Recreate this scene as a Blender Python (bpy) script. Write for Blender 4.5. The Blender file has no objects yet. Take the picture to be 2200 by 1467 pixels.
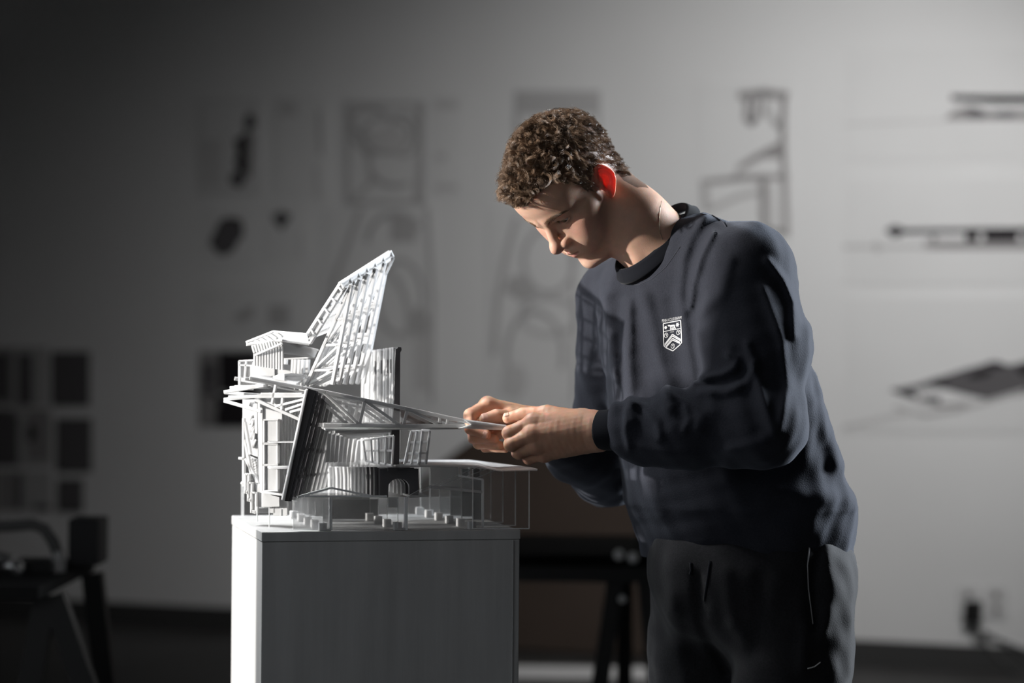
import bpy, bmesh, math, random
import numpy as np
from mathutils import Vector, Matrix, noise
from mathutils.bvhtree import BVHTree
random.seed(7); rng = np.random.default_rng(11)
SC = bpy.context.scene
COL = SC.collection
# ------------------------------------------------------------------ camera
FPX = 85.0 / 36.0 * 2200.0
CAM = Vector((0.0, -3.85, 1.22))
PITCH = math.atan2(763 - 733.5, FPX)
ROLL = math.radians(0.45)
cd = bpy.data.cameras.new('camera'); cam = bpy.data.objects.new('camera', cd); COL.objects.link(cam)
RM = Matrix.Rotation(math.pi / 2 + PITCH, 4, 'X') @ Matrix.Rotation(ROLL, 4, 'Z')
cam.matrix_world = Matrix.Translation(CAM) @ RM
cd.lens = 85.0; cd.sensor_width = 36.0; cd.clip_end = 60
cd.dof.use_dof = True; cd.dof.focus_distance = 3.88; cd.dof.aperture_fstop = 2.2
SC.camera = cam
# ------------------------------------------------------------------ light
SC.view_settings.view_transform = 'Standard'; SC.view_settings.look = 'None'
SC.view_settings.gamma = 1.0; SC.view_settings.exposure = 0.0
w = bpy.data.worlds.new('world'); SC.world = w; w.use_nodes = True
w.node_tree.nodes['Background'].inputs[0].default_value = (0.95, 0.98, 1.0, 1)
w.node_tree.nodes['Background'].inputs[1].default_value = 0.008
def light(name, kind, loc, aim, energy, **kw):
    l = bpy.data.lights.new(name, kind); o = bpy.data.objects.new(name, l); COL.objects.link(o)
    o.location = loc; o.rotation_euler = (Vector(aim) - Vector(loc)).to_track_quat('-Z', 'Y').to_euler()
    l.energy = energy
    for k, v in kw.items(): setattr(l, k, v)
    return o
SUNV = Vector((-0.962, -0.235, 0.118)).normalized()           # towards the sun
light('sun', 'SUN', SUNV * 10, (0, 0, 0), 5.9, angle=math.radians(1.2), color=(1.0, 0.965, 0.92))
light('rear_window_light', 'AREA', (2.6, 1.35, 2.0), (0.35, 0.05, 1.25), 40, shape='RECTANGLE', size=0.5, size_y=1.3, spread=math.radians(70), color=(0.86, 0.93, 1.0))
light('added_wall_spot', 'SPOT', (1.5, 3.0, 2.85), (1.12, 5.75, 1.40), 265, spot_size=math.radians(84), spot_blend=1.0, shadow_soft_size=0.25, color=(1, 0.99, 0.98))  # added spot that gives the wall its soft bright centre, no real fixture
light('left_window_sky', 'AREA', (-1.7, 0.30, 1.9), (0.1, 0.15, 1.15), 1.0, shape='RECTANGLE', size=1.0, size_y=1.0, spread=math.radians(75), color=(0.98, 0.99, 1.0))
light('added_top_fill', 'AREA', (-1.0, 0.25, 2.4), (-0.22, 0.2, 0.95), 3.8, shape='RECTANGLE', size=0.6, size_y=0.6, spread=math.radians(42), color=(0.98, 0.99, 1.0))  # added overhead lamp, brightens the plinth top and the model
light('room_fill', 'AREA', (-0.9, -3.3, 2.3), (0.0, 0.3, 1.0), 4.4, shape='RECTANGLE', size=2.2, size_y=1.4, color=(0.97, 0.98, 1.0))
# ------------------------------------------------------------------ helpers
def ray(px, py):
    return (RM.to_3x3() @ Vector(((px - 1100) / FPX, -(py - 733.5) / FPX, -1.0)))
def at(px, py, y):
    d = ray(px, py); return CAM + d * ((y - CAM.y) / d.y)
def atp(px, py, p0, n):
    d = ray(px, py); return CAM + d * ((Vector(p0) - CAM).dot(n) / d.dot(n))
RMI = RM.to_3x3().inverted()
RMN = np.array(RMI)
def project(P):                                            # world (N,3) -> pixels, depth
    q = (np.asarray(P) - np.array(CAM)) @ RMN.T
    return 1100 + q[:, 0] / -q[:, 2] * FPX, 733.5 - q[:, 1] / -q[:, 2] * FPX, -q[:, 2]
def mat(name, col, rough=0.6, spec=0.4, **kw):
    m = bpy.data.materials.new(name); m.use_nodes = True
    b = m.node_tree.nodes['Principled BSDF']
    b.inputs['Base Color'].default_value = (*col, 1); b.inputs['Roughness'].default_value = rough
    b.inputs['Specular IOR Level'].default_value = spec
    for k, v in kw.items(): b.inputs[k.replace('_', ' ')].default_value = v
    return m
def nd(m, typ, **kw):
    n = m.node_tree.nodes.new(typ)
    for k, v in kw.items():
        if k in n.inputs: n.inputs[k].default_value = v
        else: setattr(n, k, v)
    return n
def lk(m, a, ao, b, bi): m.node_tree.links.new(a.outputs[ao], b.inputs[bi])
def noise_mat(name, c1, c2, scale=8, rough=0.7, stretch=(1, 1, 1), bump=0.0, bscale=None, detail=6, spec=0.3):
    m = mat(name, c1, rough, spec); b = m.node_tree.nodes['Principled BSDF']
    tc = nd(m, 'ShaderNodeTexCoord'); mp = nd(m, 'ShaderNodeMapping'); mp.inputs['Scale'].default_value = stretch
    n = nd(m, 'ShaderNodeTexNoise', Scale=scale, Detail=detail)
    r = nd(m, 'ShaderNodeValToRGB'); r.color_ramp.elements[0].position = 0.3; r.color_ramp.elements[1].position = 0.7
    r.color_ramp.elements[0].color = (*c1, 1); r.color_ramp.elements[1].color = (*c2, 1)
    lk(m, tc, 'Object', mp, 'Vector'); lk(m, mp, 'Vector', n, 'Vector'); lk(m, n, 'Fac', r, 'Fac'); lk(m, r, 'Color', b, 'Base Color')
    if bump:
        n2 = nd(m, 'ShaderNodeTexNoise', Scale=bscale or scale * 6, Detail=4); lk(m, mp, 'Vector', n2, 'Vector')
        bp = nd(m, 'ShaderNodeBump', Strength=bump, Distance=0.002); lk(m, n2, 'Fac', bp, 'Height'); lk(m, bp, 'Normal', b, 'Normal')
    return m
def clear_mat(name, tint=(1, 1, 1), haze=0.05, hazecol=(0.9, 0.9, 0.9), gloss=0.08):
    m = bpy.data.materials.new(name); m.use_nodes = True; nt = m.node_tree; nt.nodes.clear()
    out = nd(m, 'ShaderNodeOutputMaterial'); t = nd(m, 'ShaderNodeBsdfTransparent', Color=(*tint, 1))
    d = nd(m, 'ShaderNodeBsdfTranslucent', Color=(*hazecol, 1)); d2 = nd(m, 'ShaderNodeBsdfDiffuse', Color=(*hazecol, 1))
    md = nd(m, 'ShaderNodeMixShader', Fac=0.5); lk(m, d, 0, md, 1); lk(m, d2, 0, md, 2)
    g = nd(m, 'ShaderNodeBsdfGlossy', Roughness=0.03)
    a = nd(m, 'ShaderNodeMixShader', Fac=haze); lk(m, t, 0, a, 1); lk(m, md, 0, a, 2)
    lw = nd(m, 'ShaderNodeLayerWeight', Blend=0.25); mm = nd(m, 'ShaderNodeMath', operation='MULTIPLY'); mm.inputs[1].default_value = gloss * 6
    lk(m, lw, 'Fresnel', mm, 0)
    c = nd(m, 'ShaderNodeMixShader'); lk(m, mm, 0, c, 0); lk(m, a, 0, c, 1); lk(m, g, 0, c, 2)
    lk(m, c, 0, out, 0)
    return m
class MB:
    """collects polygons, becomes ONE mesh object"""
    def __init__(s): s.v = []; s.f = []; s.mi = []
    def add(s, vs, fs, mi=0):
        o = len(s.v); s.v += [tuple(v) for v in vs]; s.f += [tuple(i + o for i in f) for f in fs]; s.mi += [mi] * len(fs)
    def hexa(s, a, b, mi=0, side=None):                      # a, b: rings of equal length
        n = len(a); s.add(list(a) + list(b), [tuple(range(n))[::-1], tuple(range(n, 2 * n))], mi)
        o = len(s.v) - 2 * n
        for i in range(n):
            j = (i + 1) % n; s.f.append((o + i, o + j, o + n + j, o + n + i)); s.mi.append(mi if side is None else side)
    def box(s, lo, hi, mi=0):
        x0, y0, z0 = lo; x1, y1, z1 = hi
        s.hexa([(x0, y0, z0), (x1, y0, z0), (x1, y1, z0), (x0, y1, z0)], [(x0, y0, z1), (x1, y0, z1), (x1, y1, z1), (x0, y1, z1)], mi)
    def prism(s, ring, off, mi=0, side=None):
        off = Vector(off); s.hexa([Vector(p) for p in ring], [Vector(p) + off for p in ring], mi, side)
    def bar(s, a, b, t, dep, nrm, mi=0):                     # flat bar a->b: width t in the plane normal to nrm, depth dep along nrm
        a, b, nrm = Vector(a), Vector(b), Vector(nrm).normalized()
        w = (b - a).cross(nrm).normalized() * (t / 2); d = nrm * dep
        s.hexa([a - w, a + w, b + w, b - w], [a - w + d, a + w + d, b + w + d, b - w + d], mi)
    def tube(s, pts, r, n=8, mi=0, cap=True):
        pts = [Vector(p) for p in pts]; N = len(pts); o = len(s.v)
        rs = r if hasattr(r, '__len__') else [r] * N
        up = None
        for i, p in enumerate(pts):
            t = (pts[min(i + 1, N - 1)] - pts[max(i - 1, 0)]).normalized()
            if up is None: up = t.orthogonal().normalized()
            up = (up - t * up.dot(t)).normalized(); bi = t.cross(up)
            for k in range(n):
                a = 2 * math.pi * k / n; s.v.append(tuple(p + (up * math.cos(a) + bi * math.sin(a)) * rs[i]))
        for i in range(N - 1):
            for k in range(n):
                k2 = (k + 1) % n; s.f.append((o + i * n + k, o + i * n + k2, o + i * n + n + k2, o + i * n + n + k)); s.mi.append(mi)
        if cap: s.f.append(tuple(o + k for k in range(n))[::-1]); s.f.append(tuple(o + (N - 1) * n + k for k in range(n))); s.mi += [mi, mi]
    def build(s, name, mats, parent=None, bevel=0, smooth=False):
        me = bpy.data.meshes.new(name); me.from_pydata([tuple(v) for v in s.v], [], s.f); me.update()
        for m in (mats if isinstance(mats, (list, tuple)) else [mats]): me.materials.append(m)
        me.polygons.foreach_set('material_index', s.mi)
        bm = bmesh.new(); bm.from_mesh(me); bmesh.ops.recalc_face_normals(bm, faces=bm.faces); bm.to_mesh(me); bm.free()
        if smooth: me.polygons.foreach_set('use_smooth', [True] * len(me.polygons))
        o = bpy.data.objects.new(name, me); COL.objects.link(o)
        if parent: o.parent = parent; o.matrix_parent_inverse = parent.matrix_basis.inverted()
        if bevel:
            b = o.modifiers.new('bevel', 'BEVEL'); b.width = bevel; b.segments = 2; b.limit_method = 'ANGLE'
        return o
def tag(o, label=None, cat=None, group=None, kind=None):
    for k, v in (('label', label), ('category', cat), ('group', group), ('kind', kind)):
        if v: o[k] = v
    return o
def empty(name, loc, label=None, cat=None, group=None):
    o = bpy.data.objects.new(name, None); COL.objects.link(o); o.location = loc; o.empty_display_size = 0.05
    return tag(o, label, cat, group)
# ------------------------------------------------------------------ the room
M_wall = noise_mat('wall_paint', (0.72, 0.72, 0.72), (0.76, 0.76, 0.76), 1.5, 0.85, bump=0.05, bscale=120)
M_floor = noise_mat('floor_concrete', (0.035, 0.034, 0.033), (0.05, 0.049, 0.048), 2.2, 0.55, bump=0.1)
M_base = mat('baseboard_rubber', (0.05, 0.05, 0.05), 0.5)
M_dark = mat('black_steel', (0.012, 0.012, 0.012), 0.45)
M_matte = mat('matte_black', (0.008, 0.008, 0.008), 0.95, 0.05)
M_white = mat('floor_strip_white', (0.78, 0.78, 0.78), 0.5)
# back wall plane: floor line seen at (370,1345) and (2100,1475)
WA = at(370, 763 + 100, 0); 
dl, dr = 10.75, 9.45
WL = at(370, 763, CAM.y + dl); WR = at(2100, 763, CAM.y + dr)
WD = Vector((WR.x - WL.x, WR.y - WL.y, 0)).normalized(); WN = Vector((WD.y, -WD.x, 0))   # normal to the camera
def onwall(px, py, off=0.0): return atp(px, py, WL + WN * off, WN)
def wall_box(name, mat_, s0, s1, z0, z1, t, off=0.0):
    m = MB(); b = Vector((WL.x, WL.y, 0)) - WN * 0 + WN * off
    r = [b + WD * s0, b + WD * s1, b + WD * s1 - WN * t, b + WD * s0 - WN * t]
    m.hexa([p + Vector((0, 0, z0)) for p in r], [p + Vector((0, 0, z1)) for p in r])
    o = m.build(name, mat_); tag(o, kind='structure'); return o
wall_box('wall_back', M_wall, -3.0, 7.0, 0, 4.2, 0.12)
wall_box('baseboard_back', M_base, -3.0, 7.0, 0, 0.10, 0.013, 0.013)
m = MB(); m.box((-3.8, -7, -0.1), (4.6, 8.5, 0)); tag(m.build('floor', M_floor), kind='structure')
# left partition wall with the tall window that lets the low sunbeam in (out of the picture, left)
XW = -1.9
def sun_hit(p): p = Vector(p); return p + SUNV * ((XW - p.x) / SUNV.x)
y0 = sun_hit((0.36, -0.035, 1.3)).y - .03; y1, z0, z1 = 0.95, 0.25, 2.25
yl, zc = sun_hit((-0.40, 0.045, 1.0)).y, 1.265
ym, zu = sun_hit((-0.2, -0.012, 1.0)).y, 1.44               # added wall steps narrow the opening to shade belly and hands
m = MB()
m.box((XW - .10, -7, 0), (XW, y0, 5.0)); m.box((XW - .10, y1, 0), (XW, 1.4, 5.0))
m.box((XW - .10, y0, 0), (XW, yl, zc)); m.box((XW - .10, y0, zc), (XW, ym, zu)); m.box((XW - .10, yl, 0), (XW, y1, z0)); m.box((XW - .10, y0, z1), (XW, y1, 5.0))
m.box((-3.7, 1.3, 0), (XW - .10, 1.4, 5.0)); m.box((-3.7, 1.4, 0), (-3.6, 8.5, 5.0))
tag(m.build('wall_left', M_wall), kind='structure')
m = MB()
for yy in (y0, y1 - .03): m.box((XW - .08, yy, z0), (XW - .03, yy + .03, z1))
for zz in (z0, z1 - .03): m.box((XW - .08, y0 + .03, zz), (XW - .03, y1 - .03, zz + .03))
tag(m.build('window_1', M_dark), kind='structure')
# ------------------------------------------------------------------ drawings pinned to the wall
M_paper = [noise_mat('drawing_paper_%d' % i, tuple(a * c for a in (1, 1, 1)), tuple(a * (c * 0.96) for a in (1, 1, 1)), 3, 0.8) for i, c in enumerate((0.725, 0.69, 0.65, 0.45))]
M_ink = [mat('ink_' + n, c, 0.8, 0.1) for n, c in (('black', (0.03, 0.027, 0.03)), ('dark_grey', (0.12, 0.115, 0.12)), ('mid_grey', (0.30, 0.29, 0.29)), ('pale_grey', (0.47, 0.465, 0.465)), ('faint_grey', (0.58, 0.575, 0.575)))]
def sheet(name, label, cat, rect, paper, marks, group=None):
    x0, y0, x1, y1 = rect
    m = MB(); ring = [onwall(x0, y1), onwall(x1, y1), onwall(x1, y0), onwall(x0, y0)]
    m.hexa([p + WN * 0.0015 for p in ring], [p + WN * 0.004 for p in ring])
    o = m.build(name, M_paper[paper]); tag(o, label, cat, group)
    k = 0
    ink = MB()
    for mk in marks:
        k += 1; e = 0.0046 + 0.00012 * k
        if mk[0] == 'p':                                     # filled shape
            r = [onwall(a, b) for a, b in mk[2]]; ink.hexa([p + WN * e for p in r], [p + WN * (e + 0.0004) for p in r], mk[1])
        else:                                                # line: ('l', ink, width px, points)
            pts = mk[3]
            for a, b in zip(pts[:-1], pts[1:]):
                dx, dy = b[0] - a[0], b[1] - a[1]; L = math.hypot(dx, dy) or 1; nx, ny = -dy / L * mk[2] / 2, dx / L * mk[2] / 2
                ex, ey = dx / L * mk[2] * .3, dy / L * mk[2] * .3
                r = [onwall(a[0] + nx - ex, a[1] + ny - ey), onwall(b[0] + nx + ex, b[1] + ny + ey), onwall(b[0] - nx + ex, b[1] - ny + ey), onwall(a[0] - nx - ex, a[1] - ny - ey)]
                ink.hexa([p + WN * e for p in r], [p + WN * (e + 0.0004) for p in r], mk[1])
    if marks: ink.build('printed_drawing', M_ink, o)
    return o
def blob(cx, cy, rx, ry, rot=0, n=14, jag=.2, seed=0):
    r = random.Random(seed); out = []
    for i in range(n):
        a = 2 * math.pi * i / n; q = 1 + r.uniform(-jag, jag); x, y = rx * q * math.cos(a), ry * q * math.sin(a)
        out.append((cx + x * math.cos(rot) - y * math.sin(rot), cy + x * math.sin(rot) + y * math.cos(rot)))
    return out
def ell(cx, cy, rx, ry, a0=0, a1=360, n=16): return [(cx + rx * math.cos(math.radians(a0 + (a1 - a0) * i / n)), cy + ry * math.sin(math.radians(a0 + (a1 - a0) * i / n))) for i in range(n + 1)]
def rectl(x0, y0, x1, y1): return [(x0, y0), (x1, y0), (x1, y1), (x0, y1), (x0, y0)]
def rp(x0, y0, x1, y1): return [(x0, y0), (x1, y0), (x1, y1), (x0, y1)]
sheet('wall_drawing', 'pale printed sheet with a tall dark blot figure at the upper left of the wall', 'drawing', (424, 212, 562, 424), 1,
      [('l', 4, 3, rectl(432, 218, 548, 412)), ('p', 4, rp(436, 300, 478, 400)), ('p', 1, blob(538, 262, 12, 20, .1, seed=2)), ('p', 0, blob(525, 312, 20, 25, .4, seed=3)), ('p', 0, blob(524, 352, 18, 18, 0, seed=5)), ('p', 1, blob(514, 385, 17, 20, .3, seed=4)), ('p', 2, blob(536, 330, 9, 60, 0, seed=7))])
sheet('wall_drawing', 'very faint grey sheet right of the tall dark blot figure', 'drawing', (590, 205, 702, 430), 0, [('l', 3, 8, [(685, 240), (690, 330)]), ('p', 4, rp(600, 215, 640, 250)), ('l', 4, 10, [(680, 360), (684, 425)])])
sheet('wall_drawing', 'wall sheet with one slanting dark oval blot', 'drawing', (440, 448, 552, 580), 0, [('p', 0, blob(494, 500, 38, 25, -.8, seed=9)), ('p', 1, blob(488, 508, 44, 30, -.8, seed=10))])
sheet('wall_drawing', 'small wall sheet with a grey wedge-shaped blot', 'drawing', (568, 440, 652, 560), 0, [('p', 1, [(585, 462), (605, 452), (628, 462), (615, 484), (606, 496), (592, 480)]), ('l', 4, 6, [(655 - 8, 500), (655 - 10, 550)])])
sheet('wall_drawing', 'pale wall sheet with two small faint grey sketches above the dark photo print', 'drawing', (425, 610, 655, 722), 0, [('p', 3, [(500, 682), (530, 660), (548, 655), (545, 680), (520, 695)]), ('p', 3, rp(578, 655, 622, 700)), ('l', 4, 6, [(440, 640), (470, 640)])])
sheet('photo_print', 'dark photo print on the wall behind the white model', 'print', (428, 752, 556, 918), 3,
      [('p', 2, rp(430, 756, 470, 915)), ('p', 0, rp(472, 756, 554, 840)), ('p', 0, rp(465, 850, 554, 916)), ('p', 1, rp(434, 780, 466, 832)), ('p', 2, blob(450, 870, 18, 16, seed=2)), ('p', 1, rp(434, 836, 470, 850)), ('p', 0, rp(490, 838, 554, 856))])
plan1 = [('l', 3, 9, rectl(748, 224, 908, 436)), ('l', 3, 10, ell(830, 290, 52, 38)), ('l', 3, 9, ell(795, 262, 38, 30, 40, 330)), ('l', 3, 10, ell(850, 350, 55, 50, 60, 300)), ('l', 3, 8, ell(868, 290, 30, 45)), ('l', 3, 10, [(752, 240), (760, 300), (790, 330), (800, 390), (760, 430)]), ('l', 3, 12, [(900, 230), (905, 330), (895, 430)]), ('p', 4, blob(840, 300, 40, 30, seed=4))]
sheet('wall_drawing', 'tall grey plan drawing with looping curves left of the head', 'drawing', (738, 214, 918, 442), 1, plan1)
plan2 = [('l', 3, 12, [(775, 450), (750, 520), (720, 600), (705, 700)]), ('l', 3, 10, ell(850, 520, 60, 60, 180, 330)), ('p', 3, rp(840, 465, 895, 520)), ('l', 3, 9, ell(860, 640, 50, 80)), ('l', 4, 12, ell(810, 690, 70, 110, 200, 380)), ('p', 4, rp(890, 710, 925, 840)), ('l', 3, 10, [(918, 450), (930, 640), (928, 860)]), ('p', 3, blob(905, 690, 20, 30, seed=5)), ('l', 4, 9, ell(770, 780, 40, 60))]
sheet('wall_drawing', 'long faint site plan with curving paths behind the model tower', 'drawing', (698, 446, 938, 872), 0, plan2)
plan3 = [('p', 3, rp(1108, 200, 1288, 245)), ('p', 3, blob(1170, 225, 40, 18, seed=3)), ('l', 3, 10, [(1110, 250), (1112, 330)]), ('l', 3, 9, rectl(1112, 200, 1286, 420)), ('l', 3, 9, ell(1180, 320, 50, 50))]
sheet('wall_drawing', 'tall plan drawing with grey top band half hidden behind the hair', 'drawing', (1104, 192, 1294, 428), 0, plan3)
plan4 = [('l', 3, 12, [(1110, 470), (1085, 560), (1070, 640), (1062, 760)]), ('l', 3, 10, ell(1180, 560, 55, 70)), ('p', 3, blob(1120, 620, 35, 28, .3, seed=8)), ('l', 3, 10, ell(1150, 760, 60, 90, 150, 380)), ('l', 4, 12, ell(1180, 680, 60, 40)), ('l', 3, 8, [(1225, 480), (1235, 700), (1232, 860)]), ('p', 4, blob(1105, 820, 30, 40, seed=9))]
sheet('wall_drawing', 'long faint plan drawing under the chin and beside the far sleeve', 'drawing', (1048, 446, 1262, 882), 0, plan4)
plan5 = [('l', 2, 18, [(1592, 206), (1640, 200), (1688, 206)]), ('l', 2, 13, [(1606, 215), (1604, 255), (1614, 265), (1624, 255), (1626, 215)]), ('l', 3, 15, [(1648, 215), (1645, 240), (1672, 268), (1684, 280)]), ('l', 2, 13, [(1684, 205), (1682, 300), (1690, 495)]), ('p', 2, [(1684, 300), (1684, 340), (1640, 340), (1595, 365), (1590, 352), (1625, 330), (1668, 308)]), ('l', 3, 11, [(1590, 355), (1585, 380), (1640, 378)]), ('l', 2, 12, [(1512, 392), (1580, 384), (1690, 380)]), ('l', 3, 18, [(1514, 395), (1518, 450)]), ('l', 3, 12, [(1530, 448), (1590, 422), (1638, 412), (1642, 492)]), ('l', 2, 16, [(1640, 382), (1642, 492)]), ('l', 2, 13, [(1642, 494), (1692, 500)]), ('l', 4, 14, [(1655, 400), (1665, 480)])]
sheet('wall_drawing', 'grey site plan with a winding road and square outlines above the shoulder', 'drawing', (1496, 178, 1702, 512), 0, plan5)
sheet('wall_drawing', 'wide faint wall sheet with dark roof bar cropped by the right picture edge', 'drawing', (1818, 105, 2290, 345), 0,
      [('p', 0, [(2044, 204), (2130, 205), (2290, 206), (2290, 222), (2140, 222), (2044, 216)]), ('p', 2, [(2028, 258), (2050, 238), (2085, 228), (2120, 240), (2290, 236), (2290, 256)]), ('p', 1, blob(2100, 245, 24, 11, seed=4)), ('p', 2, blob(2062, 246, 18, 9, seed=5)), ('p', 1, blob(2160, 246, 26, 8, seed=9)), ('l', 4, 5, [(1820, 268), (1900, 264), (2030, 260)])])
sheet('wall_drawing', 'wide section drawing of a long dark building with round left end', 'drawing', (1818, 385, 2290, 612), 0,
      [('p', 0, blob(1924, 497, 20, 12, 0, seed=3, jag=.1)), ('p', 0, [(1930, 492), (2075, 490), (2290, 488), (2290, 504), (2080, 500), (1930, 503)]), ('p', 0, rp(2075, 495, 2102, 528)), ('p', 0, rp(2115, 498, 2188, 530)), ('p', 1, rp(2200, 498, 2280, 530)), ('p', 2, rp(1985, 518, 2290, 536)), ('l', 3, 7, [(1815, 530), (2000, 530)]), ('p', 3, blob(1885, 530, 9, 10, seed=5)), ('p', 2, rp(2000, 505, 2012, 520))])
sheet('wall_drawing', 'wide drawing of a dark leaf-shaped wing low on the right wall', 'drawing', (1818, 640, 2290, 930), 0,
      [('p', 1, [(1908, 838), (1960, 828), (2020, 810), (2075, 792), (2130, 778), (2170, 784), (2290, 755), (2290, 820), (2190, 850), (2120, 858), (2070, 846), (2010, 830), (1970, 838)]), ('p', 0, [(1912, 838), (1955, 836), (1972, 848), (1965, 858), (1935, 848)]), ('p', 0, blob(2015, 822, 24, 10, -.3, seed=3)), ('p', 0, blob(2110, 802, 26, 10, -.25, seed=4)), ('p', 0, blob(2142, 784, 22, 8, .1, seed=4)), ('p', 0, [(2180, 790), (2290, 756), (2290, 800), (2200, 808)]), ('p', 1, rp(1980, 852, 2020, 866)), ('l', 2, 7, [(1965, 856), (2020, 872), (2080, 868)]), ('l', 3, 9, [(1925, 875), (1990, 892), (2060, 880), (2200, 840)]), ('l', 4, 10, [(1815, 918), (1960, 885)])])
sheet('wall_notice', 'faint pale sheet with small text lines right of the looping plan', 'sheet', (928, 200, 1000, 420), 0, [('p', 4, rp(936, 215, 985, 235)), ('p', 4, rp(936, 330, 960, 345)), ('p', 4, rp(936, 395, 985, 410))])
# left: dark prints over the work table
sheet('wall_print', 'pale print board with vertical strips at the far left edge', 'print', (-60, 745, 104, 872), 3, [('p', 2, rp(-40, 750, 30, 870)), ('p', 1, rp(40, 760, 70, 870)), ('p', 3, rp(84, 748, 102, 868)), ('p', 1, rp(-10, 760, 20, 860))])
sheet('wall_print', 'upper dark square print pinned beside the pale strip board', 'print', (112, 755, 194, 872), 3, [('p', 1, rp(112, 755, 194, 872))])
sheet('wall_print', 'pale print with a dark oval figure above the work table', 'print', (-60, 878, 112, 1002), 3, [('p', 2, rp(60, 880, 108, 990)), ('p', 0, blob(68, 930, 9, 20, seed=2)), ('p', 1, rp(-60, 880, 40, 1000)), ('p', 3, rp(30, 872, 60, 890))])
sheet('wall_print', 'lower dark square print pinned below the upper dark square one', 'print', (122, 898, 198, 1014), 3, [('p', 1, rp(122, 898, 198, 1014))])
sheet('wall_print', 'pale strip print low on the left wall behind the work table', 'print', (-60, 1010, 112, 1098), 3, [('p', 1, rp(32, 1015, 48, 1095)), ('p', 2, rp(0, 1012, 28, 1095)), ('p', 1, rp(74, 1084, 108, 1098)), ('p', 1, rp(-60, 1012, -10, 1098))])
sheet('wall_print', 'small dark print lowest in the column of dark prints', 'print', (124, 1028, 180, 1100), 3, [('p', 1, rp(124, 1028, 180, 1100))])
# ------------------------------------------------------------------ socket, adapter and cord at lower right
m = MB()
for x0 in (2058, 2118):
    r = [onwall(x0, 1326), onwall(x0 + 46, 1328), onwall(x0 + 46, 1262), onwall(x0, 1260)]
    m.hexa([p + WN * .001 for p in r], [p + WN * .008 for p in r])
    for yy in (1270, 1300):
        r = [onwall(x0 + 16, yy + 15), onwall(x0 + 30, yy + 15), onwall(x0 + 30, yy), onwall(x0 + 16, yy)]
        m.hexa([p + WN * .008 for p in r], [p + WN * .010 for p in r], 1)
tag(m.build('wall_socket', [mat('socket_plate', (.62, .62, .62), .4), M_ink[2]]), 'pair of white wall socket plates at lower right', 'socket')
ad = empty('power_adapter', onwall(2092, 1312, .03), 'black power adapter plugged into the left socket plate', 'adapter')
m = MB(); r = [onwall(2076, 1334), onwall(2112, 1338), onwall(2112, 1290), onwall(2076, 1290)]
m.hexa([p + WN * .011 for p in r], [p + WN * .055 for p in r]); m.build('adapter_body', M_dark, ad, .004)
def pw(l, off): return [onwall(a, b, off) for a, b in l]
m = MB(); m.tube(pw([(2100, 1336), (2098, 1348), (2098, 1358)], .03) + pw([(2104, 1368), (2130, 1398), (2165, 1430), (2200, 1450), (2260, 1475), (2300, 1520)], .02), .0045, 8); m.tube(pw([(2096, 1350), (2100, 1366)], .03), .010, 8)
m.build('adapter_cord', mat('grey_cable', (.10, .10, .10), .5), ad, smooth=True)
m = MB(); m.tube(pw([(2118, 1362), (2150, 1376), (2200, 1396), (2290, 1420)], .014), .005, 8); m.tube(pw([(2112, 1358), (2126, 1366)], .014), .011, 8)
tag(m.build('grey_cable', mat('grey_cable_two', (.09, .09, .09), .5), smooth=True), 'thin grey cord running right from beside the black adapter', 'cord')
# ------------------------------------------------------------------ brown board and trestle behind the person
M_brown = noise_mat('brown_board', (0.050, 0.036, 0.028), (0.062, 0.045, 0.036), 3, 0.8)
bt = Vector((0, 0, 0))
zt = onwall(1200, 948).z; ht = 0.80
def onboard(px, py):                                           # plane leaning against the wall
    p0 = onwall(1200, 948, 0.03); n = (WN * math.cos(math.radians(9)) + Vector((0, 0, math.sin(math.radians(9))))).normalized()
    return atp(px, py, p0, n), n
pts = [(640, 1425), (640, 1180), (830, 1080), (1012, 946), (1120, 940), (1560, 952), (1560, 1425)]
ring = []
for a, b in pts:
    p, n = onboard(a, b); ring.append(p)
dz = min(p.z for p in ring)
for p in ring: p.z = max(p.z, 0.012)
m = MB(); m.prism(ring, -n * .012)
tag(m.build('brown_board', M_brown), 'large dark brown board with slanted corner leaning on the back wall', 'board')
def trestle_table(name, label, y, top_px, x_rng, legs, mats, extra=None):
    t = empty(name, (at(legs[0][0], 900, y).x, y, 0), label, 'table')
    z = at(1100, top_px, y).z; x0, x1 = x_rng
    m = MB(); m.box((x0, y - .36, z - .03), (x1, y + .36, z)); m.build('tabletop', mats[0], t, .003)
    return t, z
YT = 6.75 + CAM.y
xl, xr = at(700, 900, YT).x, at(1640, 900, YT).x
tt, zt = trestle_table('trestle_table', 'black trestle work table standing behind the person', YT, 1168, (xl, xr), [(1330, 0)], [M_matte])
m = MB(); m.box((xl + .02, YT - .33, zt - .075), (xr - .02, YT - .29, zt - .03)); m.build('apron', M_dark, tt)
def leg(px_top, px_bot_at, y, z, yoff, parent, w=.045):
    a = at(px_top, 1200, y); a.z = z - .03; q = at(px_bot_at, 1460, y)
    k = (z - .03) / (a.z - q.z) if a.z != q.z else 1; b = a + (q - a) * ((a.z) / (a.z - q.z)); b.z = 0.0
    m = MB(); m.bar(a + Vector((0, yoff, 0)), b + Vector((0, yoff * 1.3, 0)), w, .045, (0, 1, 0)); return m.build('leg', M_dark, parent)
for (a, b, yo) in ((1318, 1276, -.3), (1352, 1352, .24), (1372, 1398, -.3)): leg(a, b, YT, zt, yo, tt)
for (a, b, yo) in ((760, 730, -.3), (800, 850, -.3), (780, 790, .24)): leg(a, b, YT, zt, yo, tt)
M_chrome = mat('bolt_chrome', (.9, .9, .9), .35, .5)
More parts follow.
